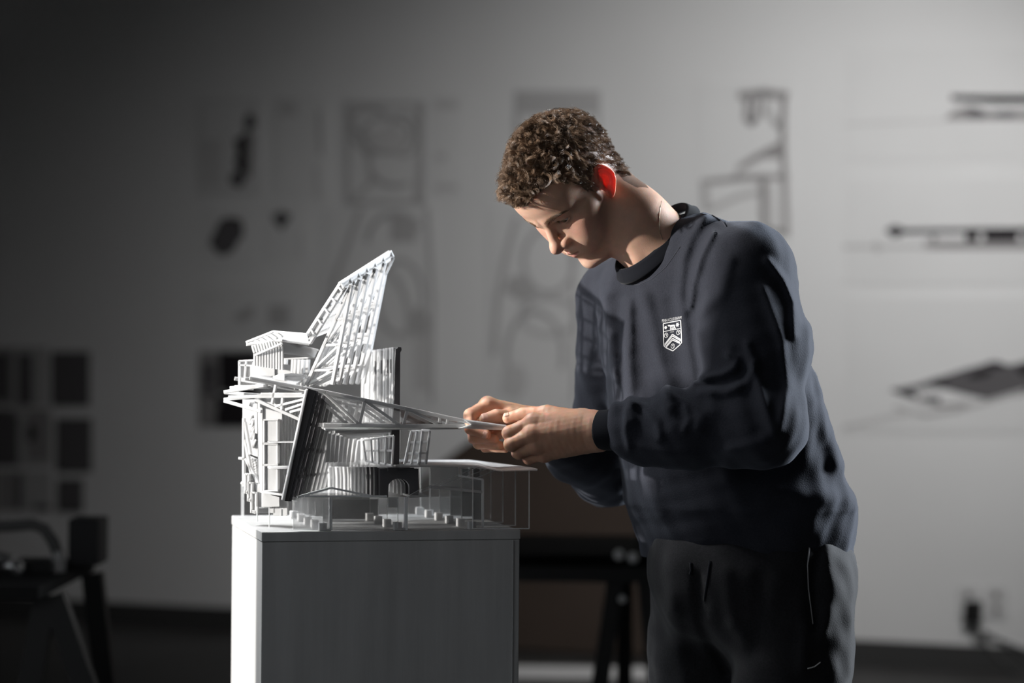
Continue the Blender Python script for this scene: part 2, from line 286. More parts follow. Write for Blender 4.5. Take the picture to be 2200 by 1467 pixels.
def ball(mb, c, r, n=10, k=8, sq=(1, 1, 1)):
    c = Vector(c); o = len(mb.v)
    for i in range(k + 1):
        th = math.pi * i / k
        for j in range(n): ph = 2 * math.pi * j / n; mb.v.append(tuple(c + Vector((r * sq[0] * math.sin(th) * math.cos(ph), r * sq[1] * math.sin(th) * math.sin(ph), r * sq[2] * math.cos(th)))))
    for i in range(k):
        for j in range(n): mb.f.append((o + i * n + j, o + i * n + (j + 1) % n, o + i * n + n + (j + 1) % n, o + i * n + n + j)); mb.mi.append(0)
for (a, b, r) in ((1330, 1192, .015), (1360, 1198, .015), (1337, 1287, .011)):
    m = MB(); ball(m, at(a, b, YT - .40), r); m.build('bolt', M_chrome, tt, smooth=True)
# ------------------------------------------------------------------ work table with clutter at far left
YL = 5.75 + CAM.y
lt, zl = trestle_table('work_table', 'dark trestle work table at the far left', YL, 1236, (at(-240, 900, YL).x, at(150, 900, YL).x), [(120, 0)], [mat('dark_tabletop', (.02, .02, .02), .8, .15)])
for (a, b, yo) in ((146, 112, -.28), (160, 236, -.28), (152, 170, .28), (-170, -210, -.28), (-160, -120, .28)): leg(a, b, YL, zl, yo, lt, .05)
M_foam = mat('pale_foam_board', (.33, .33, .33), .6)
m = MB(); p = [at(a, b, YL + .15) for a, b in ((0 - 60, 1112), (60, 1112), (100, 1122), (118, 1150), (136, 1200), (136, 1236 - 8))]
p2 = [q + Vector((0, .006, 0)) for q in p]
arc = [at(a, b, YL + .15) for a, b in ((-60, 1222), (0, 1150), (30, 1138), (80, 1136), (104, 1160), (124, 1222))]
m.tube([at(a, b, YL + .15) for a, b in ((-60, 1132), (20, 1130), (70, 1126), (95, 1136), (115, 1165), (132, 1210), (134, 1226))], .014, 8)
tag(m.build('curved_strip', mat('grey_strip', (.16, .16, .16), .5), smooth=True), 'bent grey strip arching over the clutter on the left work table', 'strip')
m = MB(); a0 = at(152, 1226, YL + .2); m.box((a0.x, YL + .16, zl + .001), (a0.x + .075, YL + .3, at(0, 1112, YL + .2).z)); 
# moved wholly on the table end
tag(m.build('dark_box', mat('dark_box_card', (.035, .035, .037), .6), bevel=.003), 'upright dark box standing at the right end of the left table', 'box')
M_foil = mat('crumpled_foil', (.7, .7, .7), .25, .5, Metallic=.8)
for i, (px, py, r) in enumerate(((2, 1195, .03), (52, 1192, .018), (30, 1210, .022))):
    m = MB(); cpt = at(px, py, YL + (.0, .06, -.09)[i]); cpt.z = zl + r * .8; ball(m, cpt, r, 9, 6, (1.2, 1, .8))
    for k in range(len(m.v)): v = Vector(m.v[k]); m.v[k] = tuple(v + noise.noise_vector(v * 40) * r * .35)
    for k in range(len(m.v)): v = m.v[k]; m.v[k] = (v[0], v[1], max(v[2], zl + .0005))
    tag(m.build('foil_lump', M_foil), ['largest shiny crumpled lump at the left picture edge on the table', 'small shiny lump right of the largest crumpled lump', 'shiny crumpled lump in front of the other two'][i], 'lump', 'shiny lumps on the left table')
m = MB(); cpt = at(125, 1203, YL); m.tube([Vector((cpt.x, YL, zl)), Vector((cpt.x, YL, zl + .03)), Vector((cpt.x, YL, zl + .045)), Vector((cpt.x, YL, zl + .05))], [.018, .018, .01, .006], 14)
tag(m.build('small_jar', mat('jar_tin', (.5, .5, .5), .25), smooth=False), 'small pale jar near the right end of the left table', 'jar')
m = MB(); cpt = at(85, 1205, YL); m.box((cpt.x - .05, YL - .05, zl), (cpt.x + .035, YL + .05, zl + .03)); tag(m.build('dark_tray', M_dark, bevel=.002), 'flat black tray between the shiny lumps and the jar', 'tray')

m = MB(); xa, xb = at(1060, 900, 5.45).x, at(1395, 900, 5.45).x; m.box((xa, 5.28, 0.0), (xb, 5.56, .012))  # pale slab stands in for the bright reflection on the floor
tag(m.build('floor_glow_strip', M_white), 'white strip added for the bright floor reflection behind the black trestle table', 'board')
# ------------------------------------------------------------------ plinth
TH = math.radians(13.4)
U = Vector((math.cos(TH), math.sin(TH), 0)); V = Vector((-math.sin(TH), math.cos(TH), 0)); Z = Vector((0, 0, 1))
C0 = at(562, 1143, 0.0)
PW, PD = 0.424, 0.40
PL = {'n': V, 'a': C0}
def mp(px, py, v): return atp(px, py, PL['a'] + V * v, PL['n'])
def face(kind):                                               # which way the part being laid out faces
    if kind == 'front': PL['n'], PL['a'] = V, C0
    else: PL['n'], PL['a'] = VT, C0 + U * .09
VT = Vector((.50, .866, 0))
def mz(px, v, z, extra=0):                                    # point on depth plane v under pixel column px at height z above the plinth
    p = mp(px, 1000, v); return Vector((p.x, p.y, C0.z + z))
M_plinth = noise_mat('plinth_paint', (0.46, 0.46, 0.455), (0.57, 0.57, 0.565), 5, 0.55, stretch=(6, 6, .5), bump=0.35, bscale=9)
pl = empty('plinth', (C0 + U * PW / 2 + V * PD / 2) * 1.0, 'white painted box plinth carrying the white building model', 'plinth'); pl.location.z = 0
def quad(u0, v0, u1, v1, z): return [C0 + U * a + V * b + Z * z for a, b in ((u0, v0), (u1, v0), (u1, v1), (u0, v1))]
m = MB(); m.hexa([Vector((p.x, p.y, 0.0)) for p in quad(.001, .001, PW - .001, PD - .001, 0)], quad(.001, .001, PW - .001, PD - .001, -.016)); m.build('plinth_body', M_plinth, pl, .0012)
m = MB(); m.hexa(quad(0, 0, PW, PD, -.0155), quad(0, 0, PW, PD, 0)); m.build('plinth_top', M_plinth, pl, .0012)
m = MB(); m.hexa(quad(PW - .0125, -.0012, PW - .0115, .002, -.5), quad(PW - .0125, -.0012, PW - .0115, .002, -.017)); m.build('joint_line', mat('seam_grey', (.42, .42, .42), .7), pl)
# ------------------------------------------------------------------ building model
M_card = noise_mat('model_white', (0.56, 0.56, 0.56), (0.61, 0.61, 0.61), 20, 0.55)
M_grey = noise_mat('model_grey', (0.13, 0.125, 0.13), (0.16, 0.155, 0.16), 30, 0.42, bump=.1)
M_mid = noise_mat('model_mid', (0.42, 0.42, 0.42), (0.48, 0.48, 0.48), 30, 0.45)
for m_ in (M_card, M_mid):
    b_ = m_.node_tree.nodes['Principled BSDF']; b_.inputs['Subsurface Weight'].default_value = .75; b_.inputs['Subsurface Radius'].default_value = (1, 1, 1); b_.inputs['Subsurface Scale'].default_value = .007
M_clear = clear_mat('clear_acrylic', haze=0.035, gloss=0.05)
M_haze = clear_mat('frosted_acrylic', haze=0.30, gloss=0.05)
M_fair = clear_mat('fair_acrylic', haze=0.15, gloss=0.06)
M_film = clear_mat('white_film', haze=0.24, hazecol=(.85, .85, .85), gloss=0.02)
M_edge = mat('acrylic_edge', (0.92, 0.93, 0.93), 0.3, .5)  # plain white stands in for light glowing along the clear edges
md = empty('building_model', C0 + U * .2 + V * .2, 'white architectural building model with tall truss tower standing on the plinth', 'model')
def part(mb, name, mats, **kw):
    mb.v = [(v[0], v[1], max(v[2], C0.z + .0003)) for v in mb.v]
    return mb.build(name, mats, md, **kw)
def sheetq(mb, pts, t=.0022, dirv=None, mi=0, side=1):         # thin sheet from 3D ring, with its own edge material
    pts = [Vector(p) for p in pts]; n = dirv or (pts[1] - pts[0]).cross(pts[2] - pts[0]).normalized()
    mb.prism(pts, n * t, mi, side)
def bars(mb, segs, v, t, dep, mi=0):
    for (a, b) in segs: mb.bar(mp(*a, v), mp(*b, v), t, dep, PL['n'], mi)
def lerp(a, b, k): return tuple(x + (y - x) * k for x, y in zip(a, b))
face('tower')
# --- tower: six truss frames rising towards the back
apF, apB = (753, 612), (842, 553); rfF, rfB = (712, 826), (779, 824); lfF, lfB = (656, 828), (694, 828)
for i in range(6):
    k = i / 5; v = .05 + .30 * k; m = MB()
    ap, rf, lf = lerp(apF, apB, k), lerp(rfF, rfB, k), lerp(lfF, lfB, k)
    if i < 5: ap_r = (ap[0] + 2, ap[1])
    T = .0052
    if i == 5:
        kn = (825, 588); bars(m, [(ap, kn), (kn, rf), (ap, lf)], v, T, .006)
    else:
        kn = lerp(ap, rf, .06); bars(m, [(ap, rf), (ap, lf)], v, T, .006)
    ys = [.34, .60, .85]
    for j, q in enumerate(ys):
        L, R_ = lerp(ap, lf, q), lerp(ap if i < 5 else kn, rf, q if i < 5 else max(0, (lerp(ap, lf, q)[1] - kn[1]) / (rf[1] - kn[1])))
        bars(m, [(L, R_)], v + .001, .0042, .004)
        if j < len(ys) - 1:
            q2 = ys[j + 1]; L2 = lerp(ap, lf, q2)
            bars(m, [(L2, R_)], v + .001, .0036, .004)
        else: bars(m, [(lerp(ap, lf, 1.0), R_)], v + .001, .0036, .004)
    part(m, 'tower_truss', M_card)
# cladding: folded sheet on the left chords
vF, vB = .045, .36
m = MB(); ring = [mp(733, 610, vF), mp(662, 728, vF), mp(735, 700, vB), mp(836, 541, vB)]
sheetq(m, ring, .0025, mi=0, side=1); part(m, 'cladding_sheet', [M_film, M_card])
for i in range(4):                                            # purlins across the cladding
    q = (i + .5) / 4; a = ring[0].lerp(ring[1], q); b = ring[3].lerp(ring[2], q); m = MB(); nn = (ring[1] - ring[0]).cross(ring[2] - ring[0]).normalized()
    m.bar(a + nn * .002, b + nn * .002, .004, .004, nn); part(m, 'purlin', M_card)
m = MB(); bars(m, [((731, 607), (658, 720))], vF - .004, .005, .006); part(m, 'cladding_rim', M_card)
m = MB(); bars(m, [((740, 617), (664, 738))], vF - .002, .0035, .006); part(m, 'cladding_rim', M_mid)
m = MB(); m.bar(mp(731, 607, vF), mp(838, 539, vB), .007, .007, (ring[3] - ring[0]).cross(U)); m.bar(mp(737, 618, vF), mp(842, 549, vB), .005, .006, (ring[3] - ring[0]).cross(U)); part(m, 'ridge_beam', M_card)
for i in range(7):
    q = i / 6; m = MB(); a, b = lerp((731, 607), (838, 539), q), lerp((738, 619), (844, 552), q); v = vF + (vB - vF) * q
    m.bar(mp(*a, v - .004), mp(*b, v - .004), .003, .003, PL['n']); part(m, 'ridge_clip', M_card)
for i in range(5):
    q = (i + .4) / 5; m = MB(); a, b = lerp((731, 607), (658, 720), q), lerp((741, 616), (667, 737), q)
    m.bar(mp(*a, vF - .006), mp(*b, vF - .006), .003, .004, PL['n']); part(m, 'cladding_clip', M_card)
# --- low roof left of the tower
r1 = [mp(529, 738, .02), mp(606, 729, .02), mp(664, 737, .05), mp(660, 719, .22), mp(586, 714, .22)]
m = MB(); sheetq(m, r1, .004, dirv=-Z, side=0); part(m, 'low_roof', M_card)
m = MB(); sheetq(m, [mp(606, 731, .03), mp(606, 759, .03), mp(674, 768, .08), mp(683, 750, .10)], .004, side=0); part(m, 'roof_soffit', M_card)
for q in (0.15, .4, .65, .9):
    m = MB(); m.bar(mp(606, 731 + 28 * q, .029), mp(683 - 9 * q, 750 + 18 * q, .10 - .02 * q), .0025, .003, PL['n']); part(m, 'soffit_batten', M_card)
m = MB(); bars(m, [((586, 712), (660, 718)), ((528, 735), (586, 712)), ((529, 739), (606, 730))], .018, .0035, .004); part(m, 'roof_rim', M_card)
for i in range(6):
    m = MB(); a = lerp((540, 734), (592, 714), i / 5); m.bar(mp(*a, .02), mp(a[0] + 12, a[1] + 9, .02), .003, .006, PL['n']); part(m, 'roof_clip', M_card)
for i in range(11):
    x = 546 + i * 5.9; m = MB(); yt = 748 - i * 1.4; bars(m, [((x - 5, yt - 6), (x, yt + 12)), ((x, yt + 10), (x, 786 + i * .9))], .006 + i * .0015, .0032, .004); part(m, 'screen_fin', M_card)
m = MB(); bars(m, [((548, 762), (572, 752)), ((572, 752), (604, 738))], .002, .003, .004); part(m, 'screen_rail', M_card)
# --- glass box at upper left, blocks under the screen
m = MB(); sheetq(m, [mp(513, 838, .10), mp(545, 838, .10), mp(545, 774, .10), mp(513, 775, .10)]); part(m, 'glazed_bay', [M_fair, M_edge])
m = MB(); bars(m, [((513, 775), (675, 768)), ((514, 775), (514, 838)), ((513, 784), (545, 786)), ((528, 775), (524, 820)), ((544, 778), (538, 820))], .096, .0025, .003); part(m, 'bay_frame', M_card)
for x in (612, 628, 634, 642, 650, 660): 
    m = MB(); bars(m, [((x, 772), (x - 3, 828))], .20, .0045, .006); part(m, 'gallery_post', M_card)
m = MB(); bars(m, [((600, 803), (680, 803))], .205, .003, .004); part(m, 'gallery_rail', M_card)
m = MB(); m.prism([mp(547, 816, .05), mp(556, 812, .05), mp(556, 783, .05), mp(547, 787, .05)], V * .06); m.prism([mp(557, 811, .045), mp(590, 807, .045), mp(590, 781, .045), mp(557, 781, .045)], V * .004, 1); m.prism([mp(590, 806, .05), mp(624, 802, .05), mp(622, 783, .05), mp(590, 781, .05)], V * .05); part(m, 'roof_block', [M_card, M_mid])
m = MB(); sheetq(m, [mp(556, 808, .01), mp(640, 822, .01), mp(660, 805, .16), mp(575, 795, .16)], .004, dirv=-Z, side=0); m.prism([mp(590, 815, .0), mp(611, 818, .0), mp(611, 801, .0), mp(590, 808, .0)], V * .02); part(m, 'upper_deck', M_card)
# --- left cantilever: bundled sticks
st = [((480, 842), (566, 828)), ((493, 833), (572, 829)), ((503, 831), (578, 832)), ((481, 843), (650, 856)), ((480, 858), (560, 850)), ((480, 861), (560, 884)), ((490, 853), (656, 850)), ((546, 858), (645, 902)), ((514, 834), (604, 822)), ((518, 816), (660, 838))]
for i, (a, b) in enumerate(st):
    m = MB(); m.bar(mp(*a, .0 + .012 * (i % 5)), mp(*b, .0 + .012 * (i % 5)), .0055, .0055, PL['n']); part(m, 'cantilever_beam', M_card, bevel=.0008)
for a, b in (((590, 873), (650, 858)), ((612, 880), (648, 868)), ((606, 852), (604, 880)), ((592, 822), (583, 868)), ((560, 846), (648, 846)), ((622, 885), (648, 878))):
    m = MB(); m.bar(mp(*a, .012), mp(*b, .012), .0038, .004, PL['n']); part(m, 'bracing_stick', M_card)
face('front')
# --- long roof trusses reaching to the hands
VK = Vector((-.135, .9908, 0)); TIP = mp(1090, 920, -.012)
def mt(px, py, v): return atp(px, py, TIP + VK * (v + .012), VK)
def roof_truss(dv, cut, dy=0):
    m = MB(); t = .0062; v = -.012
    top = [(536, 812), (650, 833), (700, 842), (786, 860), (870, 877), (1000, 905), (cut, 905 + (cut - 1000) * .14)]
    bot = [(694, 913), (860, 915), (cut if cut < 1080 else 1000, 915)]
    S = lambda l: [(x, y + dy) for x, y in l]
    for a, b in zip(S(top)[:-1], S(top)[1:]):
        if b[0] > a[0]: m.bar(mt(*a, v), mt(*b, v), t, .010, VK)
    for a, b in zip(S(bot)[:-1], S(bot)[1:]): m.bar(mt(*a, v), mt(*b, v), t, .010, VK)
    web = [((696, 843), (771, 911)), ((784, 861), (773, 911)), ((785, 861), (860, 914)), ((876, 879), (867, 914)), ((874, 878), (948, 914)), ((946, 895), (944, 913)), ((963, 899), (960, 913))]
    for a, b in web: m.bar(mt(a[0], a[1] + dy, v + .001), mt(b[0], b[1] + dy, v + .001), .0050, .006, VK)
    if cut > 1050:
        m.prism([mt(998, 902, v - .008), mt(1089, 914.5, v - .002), mt(1090, 919.5, v - .002), mt(1012, 912, v - .008)], VK * .012)
        m.prism([mt(1012, 912, v - .008), mt(1090, 919.5, v - .002), mt(1089, 924.5, v - .002), mt(985, 920, v - .008)], VK * .012)
    m.v = [tuple(Vector(p) + V * dv) for p in m.v]
    return m
part(roof_truss(0, 1088), 'roof_truss', M_card, bevel=.0006)
for i, (v, c, dy) in enumerate(((.06, 1000, 2), (.13, 985, 3), (.20, 960, 4))): part(roof_truss(v, c, dy), 'roof_truss', M_card)
m = MB(); sheetq(m, [mp(700, 921, .0), mp(992, 918, .0), mp(930, 917, .10), mp(690, 916, .10)], .003, dirv=-Z, side=0); part(m, 'truss_soffit', M_card)
m = MB(); sheetq(m, [mp(705, 850, .03), mp(860, 884, .03), mp(860, 912, .03), mp(770, 910, .03)]); part(m, 'truss_glazing', [M_fair, M_edge])
for i in range(5):
    m = MB(); m.bar(mp(735 + i * 14, 866 + i * 1.5, .06 + .03 * i), mp(800 + i * 6, 880, .06 + .03 * i), .004, .004, V); part(m, 'soffit_slat', M_card)
# --- facade of leaning fins (dark front ones, paler further in)
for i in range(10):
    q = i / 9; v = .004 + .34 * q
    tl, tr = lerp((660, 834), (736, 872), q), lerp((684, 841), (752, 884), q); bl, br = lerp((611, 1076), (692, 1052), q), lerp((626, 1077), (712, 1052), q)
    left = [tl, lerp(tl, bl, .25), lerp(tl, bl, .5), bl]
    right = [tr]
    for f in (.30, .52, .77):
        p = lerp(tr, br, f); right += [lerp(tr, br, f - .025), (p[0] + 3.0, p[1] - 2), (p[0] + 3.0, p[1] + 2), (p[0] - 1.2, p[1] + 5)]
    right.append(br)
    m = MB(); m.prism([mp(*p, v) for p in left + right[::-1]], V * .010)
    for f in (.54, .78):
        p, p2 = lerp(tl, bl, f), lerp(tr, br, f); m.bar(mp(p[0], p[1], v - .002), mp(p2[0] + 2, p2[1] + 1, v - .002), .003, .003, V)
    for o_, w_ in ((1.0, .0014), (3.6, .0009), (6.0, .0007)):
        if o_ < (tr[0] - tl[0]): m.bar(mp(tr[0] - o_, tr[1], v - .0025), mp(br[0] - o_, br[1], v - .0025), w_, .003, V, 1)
    part(m, 'facade_fin', [M_grey if i < 5 else M_mid, M_card if i > 5 else (M_mid if i > 2 else M_grey)])  # inner fins get paler ridges: lit edges put into the colour
m = MB(); m.prism([mp(657, 838, .0), mp(662, 836, .0), mp(612, 1076, .0), mp(606, 1074, .0)], V * .012); part(m, 'facade_edge_strip', M_card)
# --- corrugated curtain wall at the right
for i in range(12):
    v = .045 + i * .029; m = MB(); xr = 861; j = (i % 2) * 1.5
    w0, sh = .045, V * (i * .029); P = lambda x, y, e=0: mp(x, y, w0) + sh + V * e + Z * (-.0007 * i)
    if i == 0: m.prism([P(850, 750), P(854, 748), P(855, 745), P(862, 746), P(863, 752), P(860, 757), P(859, 880), P(858, 998), P(834, 998), P(841, 930), P(846, 880)], V * .007)
    else: m.prism([P(853 - j, 745), P(863, 745), P(861, 996), P(851 - j, 996)], V * .011)
    m.prism([P(857, 746, .011), P(861, 746, .011), P(860, 996, .011), P(856, 996, .011)], V * .018)
    if i in (2, 3, 5, 7): m.prism([P(852, 800, -.001), P(855, 800, -.001), P(855, 770, -.001), P(852, 770, -.001)], V * .001, 1)
    part(m, 'curtain_fin', [M_card, M_grey] if i else M_grey)
# --- arched ribs under the floor plate
for i in range(9):
    v = .035; sh = V * (i * .036); m = MB()
    arch = [mp(816, 1007, v), mp(899, 1007, v), mp(899, 1069, v), mp(880, 1069, v)] + [mp(857 + 23 * math.cos(math.radians(a)), 1047 - 19 * math.sin(math.radians(a)), v) for a in range(0, 181, 20)] + [mp(834, 1069, v), mp(816, 1069, v)]
    top = arch[:2]; n = len(arch)
    inner = arch[3:-1]; pts = arch
    # strip of quads: outer box against the arch line
    outer = [mp(899, 1069, v)] + [mp(899 - 83 * t / 9.0, 1007, v) for t in range(0, 10)] + [mp(816, 1069, v)]
    for a in range(len(inner) - 1):
        m.prism([q + sh for q in (inner[a], inner[a + 1], outer[a + 1], outer[a])], V * (.006 if i else .012))
    if i == 0: m.prism([mp(834, 1004, v - .006), mp(853, 1004, v - .006), mp(853, 1012, v - .006), mp(834, 1012, v - .006)], V * .006)
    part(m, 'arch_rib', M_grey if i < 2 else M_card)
for i in range(13):
    q = i / 12; v = .045 + .02 * i; x = 806 - i * 8.2; m = MB()
    m.prism([mp(x - 2, 1003, v), mp(x + 5, 1003, v), mp(x + 3.5, 1025, v), mp(x + 3.5, 1066 - i * .6, v), mp(x - .5, 1066 - i * .6, v), mp(x - .5, 1025, v)], V * .012)
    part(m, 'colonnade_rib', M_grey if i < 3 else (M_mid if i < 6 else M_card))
# --- floor plate and folded roof plate at right
m = MB(); F = [mp(716, 998, .0), mp(860, 999, .0), mp(1028, 999, .0), mp(1073, 1008, .0), mp(1155, 1007, .0)]; B = [mp(700, 985, .34), mp(800, 986, .36), mp(925, 988, .36), mp(1008, 988, .36), mp(1139, 1003, .05)]
dz = Z * -.0032
for i in range(4):
    a = [F[i], F[i + 1], B[i + 1], B[i]]; m.hexa([p + dz for p in a], a, 1 if i == 0 else 0, 1 if i == 0 else 0)
part(m, 'roof_plate', [M_card, M_fair])
m = MB(); m.prism([mp(880, 1068, .03), mp(921, 1068, .03), mp(921, 1064, .03), mp(880, 1064, .03)], V * .06); part(m, 'entrance_step', M_card)
m = MB(); m.prism([mp(834, 1090, .02), mp(856, 1090, .02), mp(856, 1068, .02), mp(834, 1068, .02)], V * .003); part(m, 'entrance_panel', M_card)
m = MB(); bars(m, [((882, 1066), (1056, 1004)), ((905, 1052), (1030, 1002)), ((1000, 1036), (1075, 1006))], .05, .0009, .001); part(m, 'tension_wire', M_edge)
# --- hanging clear frames and their feet
zr = C0.z
for i in range(6):
    v = .004 + i * .078; x1 = [1137, 1107.5, 1080.5, 1054.7, 1031.6, 1008][i]; yb = [1135.5, 1129, 1122, 1115.5, 1110, 1105][i]
    x0 = [1016, 992, 968, 945, 924, 904][i]; yt = [1007, 1006.5, 1003, 1002, 1001, 1000][i]
    m = MB(); sheetq(m, [mp(x0, yb, v), mp(x1, yb, v), mp(x1, yt + 1, v), mp(x0, yt, v)], .0012, dirv=V); 
    bars(m, [((x1, yt + 1), (x1, yb)), ((x0, yb), (x1, yb)), ((x0, yt), (x0, yb))], v, .0015, .0014, 1)
    part(m, 'acrylic_sheet', [M_clear, M_edge])
    xa, xb = [694, 677, 662, 648, 632, 618][i], [855, 832, 813, 795, 779, 762][i]
    m = MB(); y2 = [1134, 1127, 1121, 1115, 1109, 1103][i]; sheetq(m, [mp(xa, y2, v), mp(xb, y2, v), mp(xb, y2 - 62, v), mp(xa, y2 - 62, v)], .0012, dirv=V)
    bars(m, [((xb, y2 - 62), (xb, y2))], v, .0008, .0012, 1)
    part(m, 'acrylic_sheet', [M_clear, M_edge])
rows = [[(694, 1134), (677, 1127), (662, 1120), (648, 1115), (632, 1110)], [(855, 1134.5), (832, 1126.5), (813, 1121), (795, 1113.5), (779, 1108), (762, 1102)], [(1015, 1134.5), (990, 1128), (966, 1122), (943, 1115.5), (922, 1109), (902, 1103)]]
for rw in rows:
    for k, (x, y) in enumerate(rw):
        v = .012 + .0735 * k
        if v > .385: v = .385
        p = mp(x, 1000, v); p.z = C0.z; s = .0062
        def bx(u0, v0, z0, u1, v1, z1): 
            a = [p + U * u + V * w + Z * z0 for u, w in ((u0, v0), (u1, v0), (u1, v1), (u0, v1))]; m.hexa(a, [q + Z * (z1 - z0) for q in a])
        m = MB(); bx(-s, -s, 0, s, -.002, .0135); bx(-s, .002, 0, s, s, .0135); bx(-s, -.002, 0, -.001, .002, .0135); bx(s, -s, 0, s + .006, s, .0042)
        part(m, 'foot_block', M_card, bevel=.0005)
# --- glass volumes of the lower storey
def gvol(pts, v, name, mats, t=.004):
    m = MB(); sheetq(m, [mp(a, b, v) for a, b in pts], t, dirv=V); return part(m, name, mats)
gvol([(630, 1138), (711, 1140), (711, 1068), (630, 1068)], .006, 'glass_wall', [M_haze, M_edge])
gvol([(711, 1139), (873, 1139), (873, 1068), (711, 1068)], .030, 'glass_wall', [M_fair, M_edge])
gvol([(873, 1135), (1038, 1138), (1038, 1030), (985, 1022), (985, 1003), (905, 1001), (905, 1050), (873, 1068)], .018, 'glass_wall', [M_fair, M_edge])
gvol([(630, 1108), (1040, 1108), (1040, 1068), (630, 1068)], .33, 'glass_wall', [M_fair, M_edge], .003)
gvol([(928, 1045), (1035, 1056), (1035, 1032), (985, 1024), (985, 1004), (925, 1003)], .10, 'frosted_panel', [M_haze, M_edge])
m = MB(); m.bar(mp(926, 1046, .016), mp(1036, 1057, .016), .0042, .02, V); part(m, 'glass_ledge', M_card)
m = MB(); bars(m, [((1038, 1030), (1038, 1138)), ((985, 1022), (1038, 1030))], .015, .003, .006); part(m, 'glass_corner', M_edge)
for x in (711, 873): 
    m = MB(); bars(m, [((x, 1068), (x, 1139))], .006, .0045, .01); part(m, 'glass_corner', M_edge)
m = MB(); sheetq(m, [mp(655, 1064, .0), mp(832, 1064, .0), mp(790, 1054, .30), mp(650, 1054, .30)], .003, dirv=-Z); part(m, 'lower_slab', [M_haze, M_edge])
m = MB(); bars(m, [((640, 1068), (712, 1048)), ((712, 1048), (800, 1066))], .002, .003, .01); part(m, 'folded_soffit', M_edge)
face('tower')
# --- tilted window walls in the upper storey
def winwall(c, v, name, nx, ny, bar_t=.0032):
    m = MB(); P = [mp(a, b, v) for a, b in c]                  # TL, TR, BR, BL
    sheetq(m, [P[3], P[2], P[1], P[0]], .002, dirv=V)
    part(m, name, [M_haze if bar_t > .0033 else M_fair, M_edge])
    m = MB()
    for i in range(nx + 1): q = i / nx; m.bar(P[0].lerp(P[1], q) - V * .002, P[3].lerp(P[2], q) - V * .002, bar_t, .004, V)
    for j in range(ny + 1): q = j / ny; m.bar(P[0].lerp(P[3], q) - V * .002, P[1].lerp(P[2], q) - V * .002, bar_t, .004, V)
    part(m, 'window_mullions', M_card)
winwall([(780, 946), (846, 936), (842, 1000), (786, 990)], .03, 'window_pane_front', 4, 2)
winwall([(884, 926), (908, 926), (899, 997), (869, 997)], .0, 'window_pane_side', 2, 3, .0036)
winwall([(906, 924), (923, 925), (915, 997), (901, 997)], .012, 'window_pane_side', 1, 3, .0036)
face('front')
m = MB(); m.prism([mp(885, 926, .09), mp(890, 926, .09), mp(875, 997, .09), mp(868, 997, .09)], V * .01); part(m, 'window_jamb', M_card)
m = MB(); sheetq(m, [mp(862, 920, .06), mp(884, 926, .06), mp(869, 997, .06), mp(860, 997, .06)], .002, dirv=V); part(m, 'mesh_panel', [M_haze, M_edge])
for i in range(4):
    m = MB(); m.bar(mp(720 + i * 8, 928 + i * 4, .05 + .04 * i), mp(846, 922 + i * 4, .05 + .04 * i), .004, .008, V); part(m, 'ceiling_beam', M_card)
for i in range(8):
    x = 706 + i * 9; m = MB(); v = .10 + .02 * i
    m.prism([mp(x, 932 + i * 2, v), mp(x + 6, 930 + i * 2, v), mp(x + 2, 992, v), mp(x - 7, 994, v)], V * .008); part(m, 'inner_column', M_card)
face('tower')
# --- left end: stair wall, window shaft, stepped frames
m = MB(); m.prism([mp(522, 858, .10), mp(562, 858, .10), mp(562, 985, .10), mp(534, 974, .10), mp(522, 905, .10)], V * .006); part(m, 'stair_wall', M_card)
zz = [(538, 892), (533, 912), (544, 900), (536, 928), (546, 916), (537, 944), (546, 930), (541, 962), (549, 944)]
for a, b in zip(zz[:-1], zz[1:]):
    m = MB(); m.bar(mp(*a, .092), mp(*b, .092), .003, .006, PL['n']); part(m, 'stair_flight', M_card)
m = MB(); m.prism([mp(530, 866, .094), mp(537, 864, .094), mp(534, 876, .094), mp(531, 872, .094)], V * .005); m.prism([mp(547, 860, .09), mp(553, 860, .09), mp(553, 932, .09), mp(548, 930, .09)], V * .008); part(m, 'wall_fitting', M_card)
m = MB(); m.prism([mp(535, 978, .09), mp(562, 990, .09), mp(562, 1056, .09), mp(545, 1042, .09)], V * .004); part(m, 'honeycomb_panel', M_mid)
for r_ in range(11):
    for c_ in range(3):
        m = MB() if (r_ == 0 and c_ == 0) else m; x = 539 + c_ * 7 + r_ * .9; y = 986 + r_ * 5.4 + c_ * 2.4
        m.prism([mp(x - 2.2, y + 2, .088), mp(x + 2.2, y + 2, .088), mp(x + 2.2, y - 2, .088), mp(x - 2.2, y - 2, .088)], V * .003)
part(m, 'honeycomb_relief', M_card)
for a, b in (((522, 898), (522, 1045)), ((524, 906), (536, 976)), ((525, 945), (544, 1050)), ((526, 985), (562, 1055)), ((512, 984), (524, 986)), ((517, 1037), (528, 1042)), ((524, 1018), (531, 1058))):
    m = MB(); m.bar(mp(*a, .06), mp(*b, .06), .004, .006, PL['n']); part(m, 'stringer', M_card)
m = MB(); m.prism([mp(559, 850, .055), mp(564, 850, .055), mp(564, 1060, .055), mp(559, 1058, .055)], V * .03); m.prism([mp(564, 855, .06), mp(606, 855, .06), mp(606, 1054, .06), mp(564, 1058, .06)], V * .004); part(m, 'shaft_wall', M_card)
for (ya, yb) in ((903, 951), (955, 997), (1001, 1053)):
    m = MB(); m.prism([mp(568, yb, .052), mp(594, yb, .052), mp(594, ya, .052), mp(568, ya, .052)], V * .002, 1)
    bars(m, [((566, yb + 1), (597, yb + 1)), ((566, ya), (566, yb)), ((595, ya), (595, yb)), ((566, ya - 1), (597, ya - 1))], .046, .0022, .008); part(m, 'shaft_window', [M_card, M_mid])
